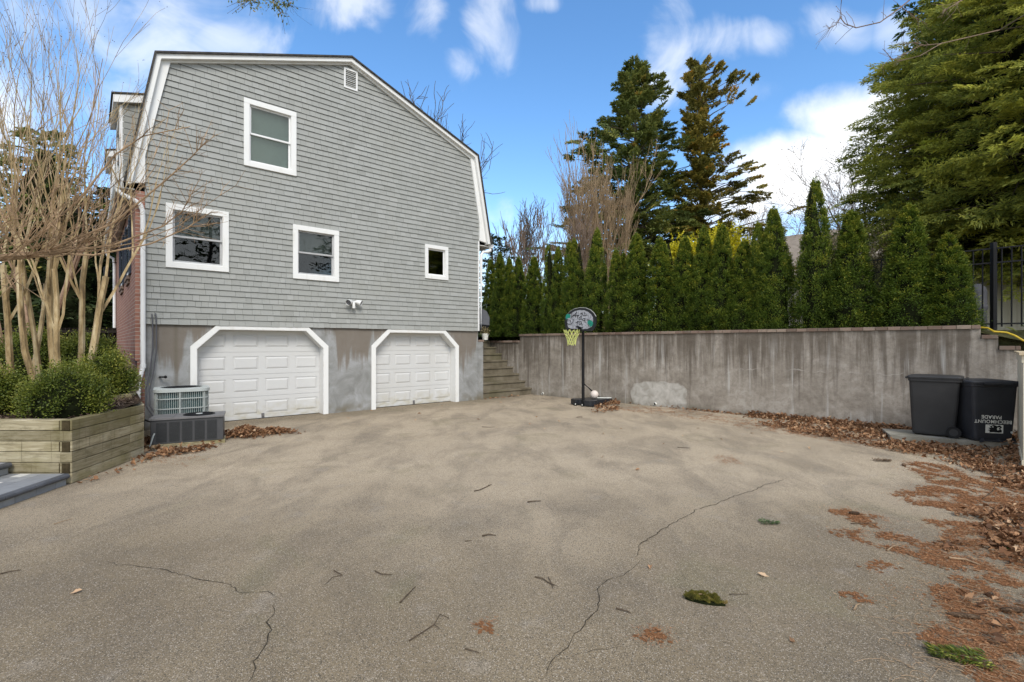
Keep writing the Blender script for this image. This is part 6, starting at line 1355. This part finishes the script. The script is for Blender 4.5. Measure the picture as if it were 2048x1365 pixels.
# cones
def cone(label, u, v, L, r0, ang, dark=0):
    p = np.array(G(u, v)); rg = np.random.default_rng(int(u)); m = MB(); core = MB()
    ax = np.array([math.cos(ang), math.sin(ang), 0]); sd = np.array([-math.sin(ang), math.cos(ang), 0]); up = np.array([0, 0, 1.])
    prof = lambda s: r0 * (math.sin(math.pi * min(1, s * .92 + .06)) ** .45)
    T = thing('pine_cone', label, 'pine cone', (p[0], p[1], 0), 0, 'cones fallen on the driveway')
    core.tube([ax * (s - .5) * L + up * r0 for s in np.linspace(0, 1, 9)], [max(.004, prof(s) * .72) for s in np.linspace(0, 1, 9)], 10); part('cone_core', core, M['twig'], T)
    rows = int(L / .0075); C = []; D = []; N = []
    for i in range(rows):
        s = i / rows
        for k in range(11):
            a = (k + .5 * (i % 2)) / 11 * 2 * math.pi; rad = sd * math.cos(a) + up * math.sin(a); C.append(ax * (s - .5) * L + up * r0 + rad * prof(s) * .66); D.append(rad * .55 + ax * .85); N.append(rad)
    C, D, N = np.array(C), np.array(D), np.array(N); m.cards(C, D, N, r0 * .75, r0 * .62, np.clip(rg.normal(.5 - dark, .2, len(C)), 0, 1)); part('scales', m, M['cone'], T)
cone('long ribbed pine cone lying in needles near the lower right corner', 1927, 1237, .155, .017, R(-18))
cone('dark pine cone at the right picture edge beside the long ribbed one', 2025, 1226, .12, .018, R(-8), .2)
cone('small dark pine cone on the isolated needle patch', 1708, 1030, .085, .018, R(-22), .3)
m = MB(); m.sphere((0, 0, .022), (.03, .026, .022), 12, 8); solo('walnut', m, M['cone'], 'small round brown nut above the needle drifts', 'nut', smooth=True, loc=G(1808, 933)); 
# sprigs
def sprig(name, label, u, v, L, ang, mat, n, seed, cat='sprig', wide=.3):
    rg = np.random.default_rng(seed); p = np.array(G(u, v)); ax = np.array([math.cos(ang), math.sin(ang), 0]); sd = np.array([-math.sin(ang), math.cos(ang), 0])
    T = thing(name, label, cat, (p[0], p[1], 0)); w = MB(); w.tube([ax * (s - .5) * L + [0, 0, .01 + .01 * math.sin(s * 3)] for s in np.linspace(0, 1, 6)], .0025, 4); part('stem', w, M['twig'], T)
    s = rg.random(n); sg = rg.choice([-1, 1], n); b = ax * ((s - .5) * L)[:, None] + sd * (sg * rg.random(n) * L * wide * (1 - s * .6))[:, None] + np.column_stack([np.zeros((n, 2)), rg.uniform(.006, .03, n)])
    d = ax * .8 + sd * sg[:, None] * .7 + rg.normal(size=(n, 3)) * .35; d[:, 2] = np.abs(d[:, 2]) * .6
    m = MB(); m.cards(b, d, rg.normal(size=(n, 3)) * .4 + [0, 0, 1], L * .16, L * .035, rg.random(n)); part('needles', m, mat, T)
sprig('evergreen_sprig', 'fresh green sprig at the lower right corner on the needles', 1922, 1318, .26, R(160), M['box'], 420, 1)
sprig('evergreen_sprig', 'dark green sprig alone on the asphalt right of the crack', 1537, 1048, .17, R(-15), M['spruce'], 260, 2)
sprig('evergreen_sprig', 'small green sprig in the right-hand needle drift', 2015, 1100, .12, R(80), M['box'], 160, 3)
sprig('dry_sprig', 'dry brown tuft on the asphalt in front of the leaf drift', 1762, 923, .22, R(-10), M['cone'], 260, 4)
sprig('dry_sprig', 'dark scrap of bark in front of the basketball hoop', 1158, 836, .16, R(20), M['cone'], 90, 5)
# moss clump
def moss():
    rg = np.random.default_rng(3); T = thing('moss_clump', 'clump of green and rusty moss lying alone on the foreground asphalt', 'moss', G(1408, 1203)); c = MB()
    out = [(-.135, .03), (-.11, .075), (-.05, .09), (.02, .085), (.07, .06), (.11, .045), (.115, .01), (.095, -.005), (.115, -.035), (.145, -.045), (.135, -.07), (.06, -.065), (-.02, -.045), (-.08, -.015), (-.12, .01)]
    out = [(x * .92, y) for x, y in out]
    c.prism([(x * .92, y * .92, .0) for x, y in out], (0, 0, .018)); part('moss_mat', c, M['arbcore'], T)
    n = 9000; P = np.column_stack([rg.uniform(-.15, .15, n), rg.uniform(-.08, .1, n)]); P = P[pip(P, out)]; n = len(P); z = .012 + .022 * (np.array([mnoise.noise(Vector((p[0] * 30, p[1] * 30, 0))) for p in P]) + .4)
    t = np.clip(.45 + .25 * (P[:, 0] > .02) * rg.random(n) + .9 * np.array([mnoise.noise(Vector((p[0] * 18, p[1] * 25, 5))) for p in P]) + rg.normal(size=n) * .12, 0, 1)
    m = MB(); m.cards(np.column_stack([P, np.clip(z, .004, .05)]), rg.normal(size=(n, 3)) * .6 + [0, 0, 1], rg.normal(size=(n, 3)), .013, .004, t); part('moss_tufts', m, M['moss'], T)
    m = MB(); leaves(m, np.array([[.0, .02], [.02, .035]]), np.array([.032, .03]), .035, rg, tint=1.0); part('leaf_scrap', m, M['dryleaf'], T)
moss()
# loose single leaves
sl = MB; spots = [(165, 1185), (1300, 1140), (1205, 915), (1280, 942), (990, 855), (1090, 858), (1060, 850), (885, 813), (930, 815), (835, 828), (740, 822), (700, 838), (1010, 812), (1004, 806), (1365, 872), (1440, 880), (1560, 905), (1620, 900), (1205, 868), (1240, 858), (740, 850), (1735, 1050), (1330, 890), (1500, 868), (1075, 835), (1120, 845), (960, 840), (830, 842), (1400, 858), (1590, 1290), (1515, 1150)]
lab = {165: 'single pale curled leaf alone on the left foreground asphalt', 1300: 'pale round leaf right of the long crack', 1590: 'small tan leaf at the bottom edge of the asphalt'}
for i, (u, v) in enumerate(spots):
    m = MB(); rg = np.random.default_rng(i + 300); g = G(u, v); s_ = .07 if u not in (165,) else .085
    leaves(m, np.array([[0., 0.]]), np.array([.004]), s_, rg, curl=.6, tilt=.3, tint=float(rg.uniform(.72, 1.0)))
    solo('fallen_leaf', m, M['dryleaf'], lab.get(u, 'small pale dry leaf lying loose on the open asphalt'), 'leaf', 'loose leaves scattered over the driveway', loc=(g[0], g[1], 0))
# ================================================================== SKY, LIGHT, CAMERA
def world():
    w = bpy.data.worlds.new('World'); SC.world = w; w.use_nodes = True; t = w.node_tree; t.nodes.clear()
    N = lambda typ, **k: (lambda n: ([setattr(n, a, b) for a, b in k.items()], n)[1])(t.nodes.new(typ))
    out = N('ShaderNodeOutputWorld'); bg = N('ShaderNodeBackground'); t.links.new(bg.outputs[0], out.inputs[0])
    sky = N('ShaderNodeTexSky'); sky.sky_type = 'NISHITA'; sky.sun_disc = False; sky.sun_elevation = SUN_EL; sky.sun_rotation = SUN_ROT; sky.air_density = 1.0; sky.dust_density = .4; sky.ozone_density = 1.6
    tc = N('ShaderNodeTexCoord'); D = tc.outputs['Generated']
    sep = N('ShaderNodeSeparateXYZ'); t.links.new(D, sep.inputs[0])
    def math_(op, a, b=None, c=None):
        n = N('ShaderNodeMath', operation=op)
        for i, v in enumerate((a, b, c)):
            if v is None: continue
            if isinstance(v, bpy.types.NodeSocket): t.links.new(v, n.inputs[i])
            else: n.inputs[i].default_value = v
        return n.outputs[0]
    def sm(v, a, b, lo=0, hi=1):
        n = N('ShaderNodeMapRange', interpolation_type='SMOOTHSTEP'); t.links.new(v, n.inputs[0]); n.inputs[1].default_value = a; n.inputs[2].default_value = b; n.inputs[3].default_value = lo; n.inputs[4].default_value = hi; return n.outputs[0]
    # project the direction onto a cloud plane
    zz = math_('MAXIMUM', sep.outputs[2], .03); px = math_('DIVIDE', sep.outputs[0], math_('ADD', zz, .12)); py = math_('DIVIDE', sep.outputs[1], math_('ADD', zz, .12))
    cb = N('ShaderNodeCombineXYZ'); t.links.new(px, cb.inputs[0]); t.links.new(py, cb.inputs[1])
    def noise(vec, scale, det, rough, dist=0, off=(0, 0, 0), sc=(1, 1, 1)):
        mp = N('ShaderNodeMapping'); t.links.new(vec, mp.inputs[0]); mp.inputs['Location'].default_value = off; mp.inputs['Scale'].default_value = sc
        n = N('ShaderNodeTexNoise'); t.links.new(mp.outputs[0], n.inputs['Vector']); n.inputs['Scale'].default_value = scale; n.inputs['Detail'].default_value = det; n.inputs['Roughness'].default_value = rough; n.inputs['Distortion'].default_value = dist; return n.outputs['Fac']
    wisp = noise(D, 3.4, 5, .5, .5, (3.1, .6, .4), (1.0, 1.0, 1.25)); WISP = wisp
    big = noise(D, 3.2, 7, .50, .15, (1.0, 2.0, .3)); fine = noise(D, 9, 6, .55, .2)
    # cumulus banks sit around chosen compass bearings
    def bank(u, v, ru, rv, amp):
        x, y, z = (u - 1024) / FPX, 1.0, (689 - v) / FPX; L = math.sqrt(x * x + 1 + z * z)
        dx = math_('SUBTRACT', math_('DIVIDE', sep.outputs[0], math_('MAXIMUM', sep.outputs[1], .05)), x); dz = math_('SUBTRACT', math_('DIVIDE', sep.outputs[2], math_('MAXIMUM', sep.outputs[1], .05)), z)
        e = math_('ADD', math_('POWER', math_('ABSOLUTE', math_('DIVIDE', dx, ru / FPX)), 2.0), math_('POWER', math_('ABSOLUTE', math_('DIVIDE', dz, rv / FPX)), 2.0))
        return math_('MULTIPLY', math_('SUBTRACT', 1.0, e), amp)
    f = None
    for b in ((1800, 240, 250, 105, .95), (1640, 345, 200, 105, .95), (1480, 430, 120, 90, .6), (1500, 80, 130, 40, .25), (-60, 230, 250, 140, .3), (1000, 430, 90, 50, .25)):
        k = bank(*b); f = k if f is None else math_('MAXIMUM', f, k)
    front = sm(sep.outputs[1], .0, .25)
    g = None
    for b in ((180, 60, 330, 130, .55), (470, 90, 110, 60, .9), (700, 10, 90, 60, .9), (985, 60, 60, 130, .8), (940, 140, 50, 60, .6), (1085, 5, 50, 30, 1.1), (1340, 60, 60, 110, .8), (1500, 75, 150, 60, 1.0), (1420, 170, 140, 50, .7), (1640, 60, 120, 60, .7), (1800, 70, 60, 60, .8), (850, 30, 40, 60, .5), (1330, 175, 60, 50, .7), (60, 250, 140, 160, .8), (220, 230, 90, 90, .6)):
        k = bank(*b); g = k if g is None else math_('MAXIMUM', g, k)
    wn = noise(D, 7.0, 6, .55, 1.2, (2, 5, 1), (1, 1, .8)); gg = math_('ADD', math_('MULTIPLY', g, .85), math_('ADD', math_('MULTIPLY', math_('SUBTRACT', wn, .5), 2.6), math_('MULTIPLY', math_('SUBTRACT', WISP, .5), 2.2))); WISP = sm(gg, .02, 1.25, 0, .55)
    WISP = math_('MULTIPLY', WISP, front); wisp = WISP
    cum = math_('ADD', f, math_('MULTIPLY', math_('SUBTRACT', big, .5), 2.2)); cum = math_('ADD', cum, math_('MULTIPLY', math_('SUBTRACT', fine, .5), 1.3))
    cum = math_('MULTIPLY', sm(cum, .0, .85), front)
    behind = math_('MULTIPLY', sm(noise(D, 2.2, 6, .55, .2, (5, 1, 2)), .36, .58), sm(sep.outputs[1], .15, -.35)); high = sm(sep.outputs[2], .72, .92, 0, .75)  # extra cloud outside the view, added to whiten the fill light
    hz = sm(sep.outputs[2], .30, .02, 0, .45)
    fac = math_('MAXIMUM', math_('MAXIMUM', wisp, cum), math_('MAXIMUM', math_('MAXIMUM', behind, high), hz))
    hs = N('ShaderNodeHueSaturation'); hs.inputs['Saturation'].default_value = SKY_SAT; hs.inputs['Value'].default_value = SKY_VAL; hs.inputs['Hue'].default_value = SKY_HUE; t.links.new(sky.outputs[0], hs.inputs['Color'])
    cl = N('ShaderNodeMix', data_type='RGBA'); sh = sm(noise(D, 4.0, 5, .5, 0, (0, 0, .06)), .35, .65)
    t.links.new(sh, cl.inputs[0]); cl.inputs[6].default_value = tuple(c * CLOUD for c in (.82, .86, .92)) + (1,); cl.inputs[7].default_value = tuple(c * CLOUD for c in (1.0, .995, .98)) + (1,)
    mx = N('ShaderNodeMix', data_type='RGBA'); t.links.new(fac, mx.inputs[0]); t.links.new(hs.outputs[0], mx.inputs[6]); t.links.new(cl.outputs[2], mx.inputs[7])
    t.links.new(mx.outputs[2], bg.inputs[0]); bg.inputs[1].default_value = .10
EXPO = 0.9
SUN_EL, SUN_AZ = R(44), R(163)     # azimuth clockwise from +Y: sun behind the camera, to the left
SUN_ROT = SUN_AZ
SKY_SAT, SKY_VAL, SKY_HUE, CLOUD = 1.22, 1.42, .5, 7.5
world()
s = bpy.data.lights.new('sun', 'SUN'); s.energy = 1.5; s.angle = R(24); s.color = (1, .95, .87); so = bpy.data.objects.new('sun', s); COL.objects.link(so)
dv = Vector((math.sin(SUN_AZ) * math.cos(SUN_EL), math.cos(SUN_AZ) * math.cos(SUN_EL), math.sin(SUN_EL))); so.rotation_euler = dv.to_track_quat('Z', 'Y').to_euler(); so.location = dv * 40
cam = bpy.data.cameras.new('camera'); co = bpy.data.objects.new('camera', cam); COL.objects.link(co); co.location = (0, 0, CAM_H); co.rotation_euler = (R(90), 0, 0)
cam.sensor_width = 36; cam.lens = FPX / 2048 * 36; cam.shift_y = (689 - 682.5) / 2048; cam.clip_start = .05; cam.clip_end = 600; SC.camera = co
vs = SC.view_settings; vs.view_transform = 'Standard'; vs.look = 'None'; vs.exposure = EXPO; vs.gamma = 1; vs.use_curve_mapping = False
SC.cycles.max_bounces = 8; SC.cycles.transparent_max_bounces = 12
